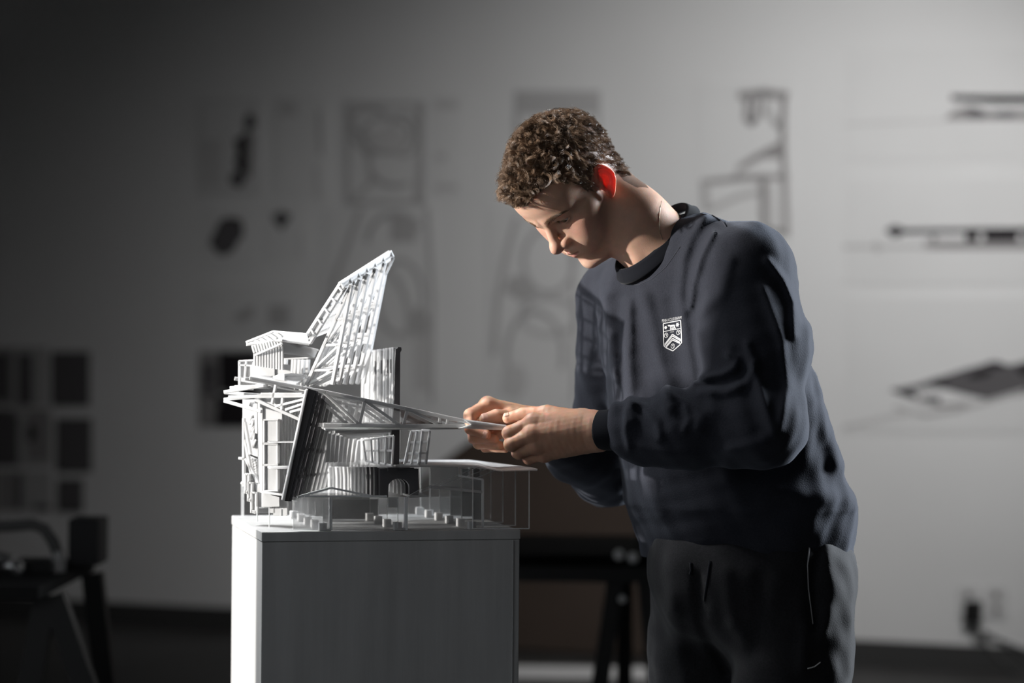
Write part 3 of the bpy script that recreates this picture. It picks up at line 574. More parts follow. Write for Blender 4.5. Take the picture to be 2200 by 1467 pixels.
m = MB(); m.prism([mp(598, 860, .09), mp(650, 860, .09), mp(634, 1062, .09), mp(598, 1062, .09)], V * .004); part(m, 'back_wall_panel', [M_haze, M_edge])
for i in range(7):
    m = MB(); x = 602 + i * 6.5; bars(m, [((x, 862), (x - 2, 1060))], .085, .0018, .003); part(m, 'wall_rib', M_card)
for y in (950, 1003):
    m = MB(); m.prism([mp(580, y + 4 if y > 1000 else y + 1, .02), mp(640, y + 4 if y > 1000 else y + 1, .02), mp(640, y - 1, .02), mp(580, y - 1, .02)], V * .05); part(m, 'shelf_slab', M_card)
for (xa, ya, xb, yb) in ((526, 1018, 533, 1060), (532, 1036, 540, 1077), (539, 1057, 549, 1102), (549, 1040, 563, 1088)):
    m = MB(); bars(m, [((xa, ya), (xb, ya + 2)), ((xb, ya), (xb, yb)), ((xa, yb - 2), (xb, yb)), ((xa, ya), (xa, yb)), ((xa, yb - 5), (xb, yb - 3))], .05 + .01 * (xa == 549), .0028, .008)
    m.prism([mp(xa, yb, .058), mp(xb, yb, .058), mp(xb, ya, .058), mp(xa, ya, .058)], V * .002, 1); part(m, 'stepped_frame', [M_card, M_mid])
m = MB(); m.prism([mp(563, 1089, .05), mp(600, 1088, .05), mp(600, 1068, .05), mp(585, 1064, .05), mp(574, 1058, .05), mp(563, 1056, .05)], V * .006); m.prism([mp(588, 1108, .07), mp(617, 1108, .07), mp(617, 1066, .07), mp(588, 1068, .07)], V * .03); m.prism([mp(550, 1102, .07), mp(590, 1102, .07), mp(590, 1092, .07), mp(550, 1092, .07)], V * .03); part(m, 'base_block', M_mid)
m = MB(); m.prism([mp(562, 1059, .03), mp(612, 1066, .03), mp(625, 1062, .10), mp(575, 1056, .10)], Z * .003); part(m, 'base_slab', M_card)
gvol([(519, 1108), (524, 1108), (524, 1040), (519, 1040)], .30, 'corner_sheet', [M_haze, M_edge])
for (x, y0_, y1_, v) in ((552, 1088, 1121, .03), (578, 1090, 1134, .008)):
    m = MB(); bars(m, [((x, y0_), (x, y1_))], v, .0012, .0015); part(m, 'support_pin', M_edge)
# ------------------------------------------------------------------ implicit-surface modelling (for the figure)
def A3(p): return np.array(p, float)
def rc(P, a, b, r1, r2=None):                                  # round cone
    a, b = A3(a), A3(b); r2 = r1 if r2 is None else r2; ab = b - a
    t = np.clip(((P - a) @ ab) / max(ab @ ab, 1e-12), 0, 1)
    return np.linalg.norm(P - a - t[:, None] * ab, axis=1) - (r1 + (r2 - r1) * t)
def ell3(P, c, r, R=None):
    q = P - A3(c)
    if R is not None: q = q @ R
    r = A3(r); k0 = np.linalg.norm(q / r, axis=1); k1 = np.linalg.norm(q / (r * r), axis=1)
    return k0 * (k0 - 1) / np.maximum(k1, 1e-9)
def smin(a, b, k):
    h = np.maximum(k - np.abs(a - b), 0) / k; return np.minimum(a, b) - h * h * k * .25
def smax(a, b, k): return -smin(-a, -b, k)
def wob(P, wl, amp, seed, n=7):                                # smooth pseudo noise
    r = np.random.default_rng(seed); o = np.zeros(len(P))
    for i in range(n):
        d = r.normal(size=3); d /= np.linalg.norm(d); o += np.sin(P @ d * (2 * np.pi / (wl * r.uniform(.6, 1.6))) + r.uniform(0, 6.28))
    return o * amp / math.sqrt(n)
def surfnet(f, lo, hi, h, co=4, band=2.2):
    lo, hi = A3(lo), A3(hi); n = (np.ceil((hi - lo) / h / co).astype(int) + 1)      # coarse nodes
    g = [lo[i] + (np.arange(n[i]) + .5) * h * co for i in range(3)]
    C = np.stack(np.meshgrid(*g, indexing='ij'), -1).reshape(-1, 3)
    cv = np.concatenate([f(C[i:i + 200000]) for i in range(0, len(C), 200000)]).reshape(n)
    F = np.repeat(np.repeat(np.repeat(cv, co, 0), co, 1), co, 2).astype(np.float32)
    near = np.abs(cv) < h * co * band
    idx = np.argwhere(np.repeat(np.repeat(np.repeat(near, co, 0), co, 1), co, 2))
    for i in range(0, len(idx), 200000):
        q = idx[i:i + 200000]; F[q[:, 0], q[:, 1], q[:, 2]] = f(lo + (q + .5) * h)
    S = F < 0; N = A3(F.shape).astype(int)
    cnt = np.zeros(N - 1, np.int8)
    for dx in (0, 1):
        for dy in (0, 1):
            for dz in (0, 1): cnt += S[dx:N[0] - 1 + dx, dy:N[1] - 1 + dy, dz:N[2] - 1 + dz]
    cells = np.argwhere((cnt > 0) & (cnt < 8)); M = len(cells)
    im = np.full(N - 1, -1, np.int32); im[cells[:, 0], cells[:, 1], cells[:, 2]] = np.arange(M)
    acc = np.zeros((M, 3)); w = np.zeros(M)
    cor = [(0, 0, 0), (1, 0, 0), (0, 1, 0), (1, 1, 0), (0, 0, 1), (1, 0, 1), (0, 1, 1), (1, 1, 1)]
    val = [F[cells[:, 0] + c[0], cells[:, 1] + c[1], cells[:, 2] + c[2]] for c in cor]
    for a in range(8):
        for b in range(a + 1, 8):
            if sum(abs(cor[a][k] - cor[b][k]) for k in range(3)) != 1: continue
            m = (val[a] < 0) != (val[b] < 0); t = np.where(m, val[a] / np.where(m, val[a] - val[b], 1), 0)
            p = A3(cor[a])[None] + t[:, None] * (A3(cor[b]) - A3(cor[a]))[None]; acc += p * m[:, None]; w += m
    verts = lo + (cells + acc / w[:, None] + .5) * h
    quads = []
    for ax in range(3):
        sl0 = [slice(None)] * 3; sl1 = [slice(None)] * 3; sl0[ax] = slice(0, -1); sl1[ax] = slice(1, None)
        e = np.argwhere(S[tuple(sl0)] != S[tuple(sl1)]); u, v = (ax + 1) % 3, (ax + 2) % 3
        e = e[(e[:, u] > 0) & (e[:, v] > 0) & (e[:, u] < N[u] - 1) & (e[:, v] < N[v] - 1)]
        q = []
        for du, dv in ((1, 1), (0, 1), (0, 0), (1, 0)):
            c = e.copy(); c[:, u] -= du; c[:, v] -= dv; q.append(im[c[:, 0], c[:, 1], c[:, 2]])
        q = np.stack(q, 1); fl = ~S[e[:, 0], e[:, 1], e[:, 2]]; q[fl] = q[fl][:, ::-1]; quads.append(q)
    q = np.concatenate(quads); q = q[(q >= 0).all(1)]
    return verts, q
def np_mesh(name, verts, faces, mats, parent=None, smooth=True, col=None):
    me = bpy.data.meshes.new(name); verts = np.asarray(verts, np.float32); faces = np.asarray(faces, np.int32); k = faces.shape[1]
    me.vertices.add(len(verts)); me.vertices.foreach_set('co', verts.ravel())
    me.loops.add(faces.size); me.loops.foreach_set('vertex_index', faces.ravel())
    me.polygons.add(len(faces)); me.polygons.foreach_set('loop_start', np.arange(len(faces), dtype=np.int32) * k)
    me.polygons.foreach_set('loop_total', np.full(len(faces), k, np.int32))
    me.update(calc_edges=True)
    if smooth: me.polygons.foreach_set('use_smooth', np.ones(len(faces), bool))
    if col is not None:
        c = np.ones((len(verts), 4), np.float32); c[:, :3] = col
        at_ = me.color_attributes.new('tone', 'FLOAT_COLOR', 'POINT'); at_.data.foreach_set('color', c.ravel())
    for m in (mats if isinstance(mats, (list, tuple)) else [mats]): me.materials.append(m)
    o = bpy.data.objects.new(name, me); COL.objects.link(o)
    if parent: o.parent = parent; o.matrix_parent_inverse = parent.matrix_basis.inverted()
    return o
def strands(name, curves, rad, mats, parent, sides=3):          # curves (S,K,3), rad (S,K)
    S, K, _ = curves.shape; t = np.gradient(curves, axis=1); t /= np.linalg.norm(t, axis=2, keepdims=True) + 1e-12
    ref = np.where(np.abs(t[..., 2:3]) < .8, A3((0, 0, 1)), A3((1, 0, 0))); u = np.cross(t, ref); u /= np.linalg.norm(u, axis=2, keepdims=True) + 1e-12; v = np.cross(t, u)
    vs = np.stack([curves + (u * math.cos(a) + v * math.sin(a)) * rad[..., None] for a in [2 * math.pi * j / sides for j in range(sides)]], 2)
    id_ = np.arange(S * K * sides).reshape(S, K, sides); a = id_[:, :-1]; b = id_[:, 1:]
    f = np.stack([a, np.roll(a, -1, 2), np.roll(b, -1, 2), b], -1).reshape(-1, 4)
    return np_mesh(name, vs.reshape(-1, 3), f, mats, parent)
# ------------------------------------------------------------------ the man
def W(px, py, y): return A3(at(px, py, y))
HM = np.array([[-0.64944153, -0.41988012, -0.63397665], [0.75556869, -0.4502663, -0.4757901], [-0.08568352, -0.78801075, 0.6096699]])
u_, s_, vt_ = np.linalg.svd(HM); HM = u_ @ vt_
sp_, cp_ = math.sin(math.radians(4)), math.cos(math.radians(4)); HM = np.stack([HM[:, 0], cp_ * HM[:, 1] - sp_ * HM[:, 2], cp_ * HM[:, 2] + sp_ * HM[:, 1]], 1)
HY = 0.13; HS = 1.02 / 1000
HT = W(1237.3, 400.9, HY)
def toworld(L): return HT + (np.asarray(L) * HS) @ HM.T
def tolocal(P): return ((np.asarray(P) - HT) @ HM) / HS
neck_end = tolocal(W(1440, 555, .165)); neck_mid = tolocal(W(1360, 478, .145))
EYE = A3((29.5, 73, 17))
def ear_sdf(P, x):                                              # P with x = |X|
    e1 = A3((.05, -.22, .97)); e1 /= np.linalg.norm(e1); e2 = A3((.50, -.85, -.17)); e2 -= e1 * (e2 @ e1); e2 /= np.linalg.norm(e2); e3 = np.cross(e1, e2)
    if e3[1] < 0: e3 = -e3                                      # outward/forward
    q = P.copy(); q[:, 0] = x; q = (q - A3((76, 1, 4))) / .86; a, b, c = q @ e1, q @ e2, q @ e3
    bb = b - .0 + np.where(a < -8, (-a - 8) * .28, 0)           # lobe moves forward
    rad = np.where(a < 0, 16.5 + a * .16, 17.5 - .004 * a * a)
    rr = np.sqrt((a / 32) ** 2 + (bb / rad) ** 2)
    c0 = -4.5 * (1 - np.clip(rr, 0, 1) ** 2) + 1.5
    shell = smax(np.abs(c - c0) - 1.7, (rr - 1) * 15, 2)
    helix = np.sqrt(((rr - .93) * 16) ** 2 + (c - c0 - 1.4) ** 2) - 2.9; helix = np.where((bb < -9) & (a < 6), helix + (6 - a) * .4 + 3, helix)
    anti = np.sqrt(((rr - .56) * 17) ** 2 + (c - c0 - 1.6) ** 2) - 2.6; anti = np.where(b < -3, anti + (-3 - b) * .8, anti)
    lobe = np.sqrt((a + 26) ** 2 + (bb + 3) ** 2 + ((c - c0) * 1.6) ** 2) - 7.0
    trag = np.sqrt((a + 4) ** 2 / 2 + (b + 13) ** 2 + (c - 2) ** 2) - 4.2
    root = np.sqrt((a / 2.0) ** 2 + (b + 13) ** 2 + (c + 2) ** 2) - 6.5
    conch = np.sqrt((a + 5) ** 2 / 1.7 + (b + 5) ** 2 + ((c - 5) / 1.2) ** 2) - 5.4
    d = smin(smin(shell, helix, 3), anti, 3); d = smin(d, lobe, 6); d = smin(d, trag, 3); d = smin(d, root, 6)
    return smax(d, -conch, 3) * .86
def head_sdf(P):
    x = np.abs(P[:, 0]); Q = P.copy(); Q[:, 0] = x
    d = ell3(Q, (0, -6, 46), (75, 97, 83)); d = smin(d, ell3(Q, (0, 56, 50), (56, 37, 44)), 22)
    d = smin(d, ell3(Q, (0, 40, -18), (55, 53, 70)), 18)
    d = smin(d, rc(Q, (47, 4, -54), (20, 73, -87), 14, 13), 16)
    d = smin(d, ell3(Q, (0, 84, -86), (19, 15, 13)), 12)
    d = smin(d, ell3(Q, (48, 50, -5), (16, 22, 14)), 28)
    d = smin(d, ell3(Q, (33, 62, -35), (21, 21, 27)), 24)
    d = smin(d, rc(Q, (8, 90, 28), (45, 70, 31), 8.5, 7.5), 12)
    d = smax(d, -ell3(Q, (31, 98, 14.5), (17, 15, 11)), 9)
    d = smin(d, ell3(Q, (0, 78.5, -47), (35, 21.5, 26)), 16)
    d = smax(d, -ell3(Q, (0, 105, -67), (17, 7.5, 5)), 7)
    nose = rc(Q, (0, 88, 22), (0, 107, -9), 6.2, 8.2); nose = smin(nose, ell3(Q, (0, 111.5, -15), (10, 11.5, 9.5)), 7)
    nose = smin(nose, ell3(Q, (12.5, 100, -19), (7.2, 10.5, 8)), 5); nose = smin(nose, rc(Q, (0, 102, -28), (0, 112, -22), 4, 5), 4)
    d = smin(d, nose, 8)
    d = smax(d, -ell3(Q, (6.2, 105, -27.5), (3.4, 6, 4.5)), 2.5)
    up = smin(rc(Q, (3.5, 99.5, -43.5), (25, 86.5, -44.5), 4.0, 2.2), rc(Q, (0, 98.5, -42), (4, 99, -43), 3.4), 3)
    lo = rc(Q, (0, 97.8, -53.5), (22, 87, -47.5), 4.8, 2.2)
    d = smin(d, smin(up, lo, 1.2), 4)
    d = smax(d, -smin(rc(Q, (0, 104.5, -48.5), (14, 97, -48), 1.2), rc(Q, (14, 96.5, -47.5), (29, 84.5, -42), 1.2, 1.6), 1), 2)
    d = smax(d, -rc(Q, (0, 104, -31), (0, 104, -38), 1.6), 4)
    q = Q - EYE; ball = np.linalg.norm(q, axis=1) - 13.9
    upl = q[:, 2] - (-2.0 + .32 * (q[:, 1] - 4)); lol = (-2.0 - .50 * (q[:, 1] - 4)) - q[:, 2]
    opening = np.maximum(np.maximum(np.maximum(upl, lol), 6 - q[:, 1]), np.abs(q[:, 0]) - 12.5)
    d = smin(d, smax(ball, -opening, 1.2), 3.0); d = np.maximum(d, -np.maximum(np.linalg.norm(q, axis=1) - 16.5, opening))
    d = np.minimum(d, d)
    d = smin(d, rc(P, (0, -22, -18), neck_mid, 58, 57), 22); d = smin(d, rc(P, neck_mid, neck_end, 57, 66), 20)
    n1 = toL_st; d = smin(d, rc(P, (-46, -14, -34), n1, 10, 8), 16)            # near neck muscle
    return smin(d, ear_sdf(P, x), 4)
toL_st = tolocal(W(1372, 556, .115))
hv, hf = surfnet(head_sdf, (-138, -114, -252), (98, 132, 140), 1.35)
hv_local = hv.copy()
# tone map of the skin
SK = A3((0.80, 0.50, 0.365))
def gauss(d, s): return np.exp(-(np.maximum(d, 0) / s) ** 2)
def skin_tone(L):
    x = np.abs(L[:, 0]); Q = L.copy(); Q[:, 0] = x; c = np.tile(SK, (len(L), 1))
    def mixc(m, col):
        nonlocal c; c = c + (A3(col) - c) * np.clip(m, 0, 1)[:, None]
    mixc(.55 * gauss(ell3(Q, (42, 74, -12), (16, 16, 12)), 8), (.78, .40, .31)); mixc(.45 * gauss(ell3(Q, (0, 112, -16), (9, 9, 8)), 4), (.80, .38, .29))
    lipd = np.minimum(rc(Q, (0, 101, -43.5), (24, 87, -44.5), 3.2, 1.4), rc(Q, (0, 100, -53), (21, 88, -47.5), 4.0, 1.8)); mixc(.8 * gauss(lipd, 1.0), (.62, .26, .23))
    mixc(.55 * gauss(rc(Q, (0, 104, -48.3), (28, 86, -42.5), .4), 1.2), (.20, .06, .05))
    mixc(.75 * gauss(ear_sdf(L, x) - 1, 3) * (x > 66), (.76, .28, .2))
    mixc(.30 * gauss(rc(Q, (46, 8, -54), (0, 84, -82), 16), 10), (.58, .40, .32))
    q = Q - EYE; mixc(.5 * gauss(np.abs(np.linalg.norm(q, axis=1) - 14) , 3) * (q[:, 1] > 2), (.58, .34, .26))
    return c
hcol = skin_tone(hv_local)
# ---- scalp region from the hairline (seen side, mirrored to the other)
face_poly = [(1090, 436), (1112, 452), (1134, 440), (1152, 414), (1172, 394), (1200, 384), (1223, 388), (1246, 398), (1264, 414), (1270, 388), (1274, 362), (1297, 346), (1318, 362), (1340, 388), (1366, 402), (1500, 470), (1500, 900), (900, 900), (900, 436)]
def inpoly(X, Y, poly):
    c = np.zeros(len(X), bool); n = len(poly)
    for i in range(n):
        (x1, y1), (x2, y2) = poly[i], poly[(i + 1) % n]
        m = ((y1 > Y) != (y2 > Y)) & (X < (x2 - x1) * (Y - y1) / ((y2 - y1) or 1e-9) + x1); c ^= m
    return c
def scalp_mask(L):
    M = L.copy(); M[:, 0] = -np.abs(M[:, 0]); X, Y, D = project(toworld(M)); return ~inpoly(X, Y, face_poly) & (L[:, 2] > -75) & (np.abs(L[:, 0]) < 82)
sm = scalp_mask(hv_local); hcol[sm] = hcol[sm] * .25 + A3((.05, .03, .02)) * .75
head_w = toworld(hv)
# ---- hands
def PTS(*a): return [W(*p) for p in a]
LH = dict(wrist=W(1300, 924, .035), fingers=[
    (PTS((1146, 905, .050), (1094, 930, .052), (1096, 940, .076), (1112, 932, .094)), (.0128, .0108, .0092, .0078)),
    (PTS((1142, 932, .040), (1098, 954, .046), (1110, 960, .074), (1130, 948, .090)), (.0132, .0110, .0094, .0080)),
    (PTS((1152, 957, .045), (1114, 972, .055), (1128, 972, .082), (1146, 958, .093)), (.0126, .0104, .0090, .0076)),
    (PTS((1170, 976, .055), (1136, 985, .066), (1148, 982, .088), (1164, 968, .096)), (.0114, .0092, .0080, .0068))],
    thumb=(PTS((1252, 905, .052), (1176, 888, .076), (1124, 890, .086), (1091, 898, .087)), (.0170, .0135, .0110, .0088)))
RH = dict(wrist=W(1165, 915, .17), fingers=[
    (PTS((1048, 870, .140), (1011, 892, .120), (1011, 921, .108), (1044, 933, .101)), (.0128, .0108, .0094, .0080)),
    (PTS((1050, 886, .160), (1014, 915, .148), (1018, 941, .120), (1062, 944, .109)), (.0130, .0108, .0094, .0080)),
    (PTS((1058, 906, .175), (1022, 937, .160), (1028, 953, .132), (1072, 956, .115)), (.0124, .0104, .0090, .0076)),
    (PTS((1070, 926, .180), (1036, 950, .165), (1043, 961, .140), (1086, 964, .122)), (.0112, .0092, .0080, .0068))],
    thumb=(PTS((1140, 905, .150), (1100, 896, .126), (1066, 894, .112), (1042, 900, .106)), (.0160, .0130, .0112, .0092)))
def hand_sdf(P, H, fore):
    w = H['wrist']; f = H['fingers']; d = None
    palm_c = np.mean([a[0][0] for a in f], 0)
    for (pts, r) in f:
        q = w + (pts[0] - w) * .18 + (pts[0] - palm_c) * .45
        m = rc(P, q, pts[0], .0165, r[0]); d = m if d is None else smin(d, m, .014)
    t, tr = H['thumb']
    d = smin(d, rc(P, w + (t[0] - w) * .2, t[0], .017, tr[0]), .014); d = smin(d, rc(P, t[0], t[1], tr[0], tr[1]), .012)
    ax = (w - fore) / np.linalg.norm(w - fore)
    d = smin(d, rc(P, fore, w, .031, .026), .02); 
    th = smin(rc(P, t[1], t[2], tr[1] * .95, tr[2]), rc(P, t[2], t[3], tr[2], tr[3]), .003); d = smin(d, th, .005)
    fs = None
    for (pts, r) in f:
        g = rc(P, pts[0], pts[1], r[0] * .92, r[1]); g = smin(g, rc(P, pts[1], pts[2], r[1], r[2]), .003); g = smin(g, rc(P, pts[2], pts[3], r[2], r[3]), .003)
        g = smin(g, np.linalg.norm(P - pts[1], axis=1) - r[1] * 1.06, .003)
        kn = np.linalg.norm(P - pts[0], axis=1) - r[0] * 1.08
        g = smin(g, kn, .006); fs = g if fs is None else smin(fs, g, .0012)
    d = smin(d, fs, .0055)
    return d + wob(P, .012, .00022, 5)
def hand_mesh(H, fore):
    pts = np.array([p for f in H['fingers'] for p in f[0]] + list(H['thumb'][0]) + [H['wrist'], fore]); lo, hi = pts.min(0) - .04, pts.max(0) + .04
    return surfnet(lambda P: hand_sdf(P, H, fore), lo, hi, .0013)
Lel, Rel = W(1640, 912, -.07), W(1305, 1005, .40)
Lfo, Rfo = LH['wrist'] + (Lel - LH['wrist']) * .3, RH['wrist'] + (Rel - RH['wrist']) * .3
lv, lf_ = hand_mesh(LH, Lfo); rv, rf_ = hand_mesh(RH, Rfo)
# ---- the body under the clothes (coarse, joined with head and hands)
SHL, SHR = W(1600, 565, .04), W(1322, 645, .34); PEL = W(1605, 1170, .20); CH = W(1490, 720, .19); NB = W(1450, 560, .17)
HIPL, HIPR = W(1680, 1240, .13), W(1520, 1240, .28); KNL, KNR = W(1712, 1800, .10), W(1500, 1800, .24)
ANL, ANR = W(1700, 2250, .18), W(1530, 2250, .33); ANL[2] = ANR[2] = .09
def body_sdf(P):
    d = rc(P, PEL, CH, .085, .085); d = smin(d, rc(P, CH, NB, .085, .05), .05)
    d = smin(d, rc(P, NB, SHL, .05, .05), .04); d = smin(d, rc(P, NB, SHR, .05, .05), .04)
    for s, e, f in ((SHL, Lel, Lfo), (SHR, Rel, Rfo)): d = smin(d, rc(P, s, e, .048, .038), .03); d = smin(d, rc(P, e, f, .038, .029), .02)
    for h, k, a in ((HIPL, KNL, ANL), (HIPR, KNR, ANR)): d = smin(d, rc(P, h, k, .08, .055), .04); d = smin(d, rc(P, k, a, .052, .038), .03)
    return d
bv, bf = surfnet(body_sdf, (-.1, -.2, 0.02), (.66, .62, 1.48), .011, band=2.5)
allv = np.concatenate([head_w, lv, rv, bv]); o1 = len(head_w); o2 = o1 + len(lv); o3 = o2 + len(rv)
allf = np.concatenate([hf, lf_ + o1, rf_ + o2, bf + o3])
hc = np.tile(SK * A3((.92, .86, .82)), (len(allv) - o1, 1))
def tint_hand(vs, H, off):
    for f in H['fingers'] + [H['thumb']]:
        for j, s, am in ((1, .009, .35), (3, .008, .4), (0, .011, .3)):
            g = np.exp(-(np.linalg.norm(vs - f[0][j], axis=1) / s) ** 2) * am; hc[off:off + len(vs)] += (A3((.70, .36, .28)) - hc[off:off + len(vs)]) * g[:, None]
tint_hand(lv, LH, 0); tint_hand(rv, RH, len(lv))
M_skin = mat('skin', tuple(SK), .48, .35); bb_ = M_skin.node_tree.nodes['Principled BSDF']
va = nd(M_skin, 'ShaderNodeVertexColor', layer_name='tone'); tcs = nd(M_skin, 'ShaderNodeTexCoord')
ns1 = nd(M_skin, 'ShaderNodeTexNoise', Scale=90.0, Detail=5); mxs = nd(M_skin, 'ShaderNodeMixRGB', blend_type='MULTIPLY', Fac=.25); lk(M_skin, tcs, 'Object', ns1, 'Vector')
lk(M_skin, va, 'Color', mxs, 1); lk(M_skin, ns1, 'Fac', mxs, 2)
lk(M_skin, mxs, 'Color', bb_, 'Base Color')
ns2 = nd(M_skin, 'ShaderNodeTexNoise', Scale=700.0, Detail=3); lk(M_skin, tcs, 'Object', ns2, 'Vector'); bps = nd(M_skin, 'ShaderNodeBump', Strength=.25, Distance=.0008); lk(M_skin, ns2, 'Fac', bps, 'Height'); lk(M_skin, bps, 'Normal', bb_, 'Normal')
bb_.inputs['Subsurface Weight'].default_value = .6; bb_.inputs['Subsurface Radius'].default_value = (1.0, .28, .14); bb_.inputs['Subsurface Scale'].default_value = .006
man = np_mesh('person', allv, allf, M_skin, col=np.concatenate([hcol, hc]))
thin = np.zeros(len(allv), np.float32); thin[:o1] = np.clip(1.2 - ear_sdf(hv_local, np.abs(hv_local[:, 0])) / 6, 0, 1) * (np.abs(hv_local[:, 0]) > 68)
man.data.attributes.new('thinness', 'FLOAT', 'POINT').data.foreach_set('value', thin)
ta = nd(M_skin, 'ShaderNodeAttribute', attribute_name='thinness'); tm = nd(M_skin, 'ShaderNodeMath', operation='MULTIPLY_ADD'); tm.inputs[1].default_value = .012; tm.inputs[2].default_value = .005
lk(M_skin, ta, 'Fac', tm, 0); lk(M_skin, tm, 0, bb_, 'Subsurface Scale')
tag(man, 'young man with curly brown hair in navy sweatshirt leaning over white building model', 'person')
# ---- finger nails that show
M_nail = mat('finger_nail', (.74, .46, .36), .3, .4)
def nail(p0, p1, out, r, w):
    ax = p1 - p0; L_ = np.linalg.norm(ax); ax /= L_; out = A3(out); out = out - ax * (out @ ax); out /= np.linalg.norm(out); sd = np.cross(ax, out); c = p1 + ax * r * .15
    vs, fs = [], []; n, k = 9, 7
    for i in range(n):
        for j in range(k):
            u, v = -1 + 2 * i / (n - 1), -1 + 2 * j / (k - 1); q = math.sqrt(max(0, 1 - .35 * max(u, 0) ** 4)); a = v * w * q
            vs.append(c + ax * u * r * .55 + (out * math.cos(a) + sd * math.sin(a)) * (r * (1.0 if u < .5 else 1.0 - .5 * (u - .5)) + .0004))
    for i in range(n - 1):
        for j in range(k - 1): fs.append((i * k + j, i * k + j + 1, (i + 1) * k + j + 1, (i + 1) * k + j))
    o = np_mesh('fingernail', vs, fs, M_nail, man); s = o.modifiers.new('thick', 'SOLIDIFY'); s.thickness = .0007; s.offset = -1
for H_, d_, n_o in ((RH['thumb'], 0, (-.2, -.75, .6)), (RH['fingers'][0], 0, (.1, -.85, -.1)), (LH['thumb'], 0, (.0, -.35, .9))):
    nail(H_[0][2], H_[0][3], n_o, H_[1][3], .78)
# ---- eyes
def eye(side):
    c = EYE.copy(); c[0] *= side; g = A3((-.12 * 1, .90, -.38)); g /= np.linalg.norm(g)
    n, k = 40, 28; vs, cs = [], []
    a1 = np.cross(g, A3((0, 0, 1))); a1 /= np.linalg.norm(a1); a2 = np.cross(a1, g)
    for i in range(k + 1):
        th = math.pi * i / k * (1 if i > 12 else 1)
        for j in range(n):
            ph = 2 * math.pi * j / n; rr = 12.6 + (.8 * math.exp(-(th / .42) ** 2))
            vs.append(c + rr * (g * math.cos(th) + (a1 * math.cos(ph) + a2 * math.sin(ph)) * math.sin(th)))
            cs.append((.01, .01, .01) if th < .2 else ((.10, .055, .03) if th < .46 else (.62, .56, .53)))
    f = [(i * n + j, i * n + (j + 1) % n, i * n + n + (j + 1) % n, i * n + n + j) for i in range(k) for j in range(n)]
    return np_mesh('eye', toworld(np.array(vs)), f, M_eye, man, col=np.array(cs))
M_eye = mat('eye_wet', (.6, .55, .52), .08, .5); ve = nd(M_eye, 'ShaderNodeVertexColor', layer_name='tone'); lk(M_eye, ve, 'Color', M_eye.node_tree.nodes['Principled BSDF'], 'Base Color')
eye(-1); eye(1)
# ------------------------------------------------------------------ sweatshirt
SEC = [(1260, 1612, .205, .184, .136, 38), (1175, 1604, .205, .184, .136, 39), (1085, 1590, .205, .201, .156, 40), (1030, 1576, .205, .196, .150, 41), (960, 1556, .205, .192, .142, 42), (850, 1527, .20, .188, .136, 44), (700, 1497, .195, .186, .126, 48), (610, 1482, .19, .176, .112, 50), (530, 1476, .185, .115, .075, 52), (455, 1462, .175, .07, .05, 52)]
SZ = []; 
for (py, cx, y, a, b, ps) in SEC: p = W(cx, py, y); SZ.append((p[2], p[0], p[1], a, b, math.radians(ps)))
SZ = np.array(SZ)
ZTOP = W(1470, 478, .17)[2]
def loft(P, grow=0):
    z = P[:, 2]; I = lambda k: np.interp(z, SZ[:, 0], SZ[:, k])
    cx, cy, a, b, ps = I(1), I(2), I(3) + grow, I(4) + grow, I(5)
    dx, dy = P[:, 0] - cx, P[:, 1] - cy; fu = -np.sin(ps) * dx - np.cos(ps) * dy; la = np.cos(ps) * dx - np.sin(ps) * dy
    e = 2.3; k = (np.abs(la / a) ** e + np.abs(fu / b) ** e) ** (1 / e)
    return smax((k - 1) * np.minimum(a, b) * .92, z - ZTOP, .03)
hp1, hp2 = W(1440, 1222, .08), W(1812, 1168, .25)
hn = np.cross(hp2 - hp1, A3((.64, -.77, 0))); hn /= np.linalg.norm(hn); hn = hn if hn[2] < 0 else -hn
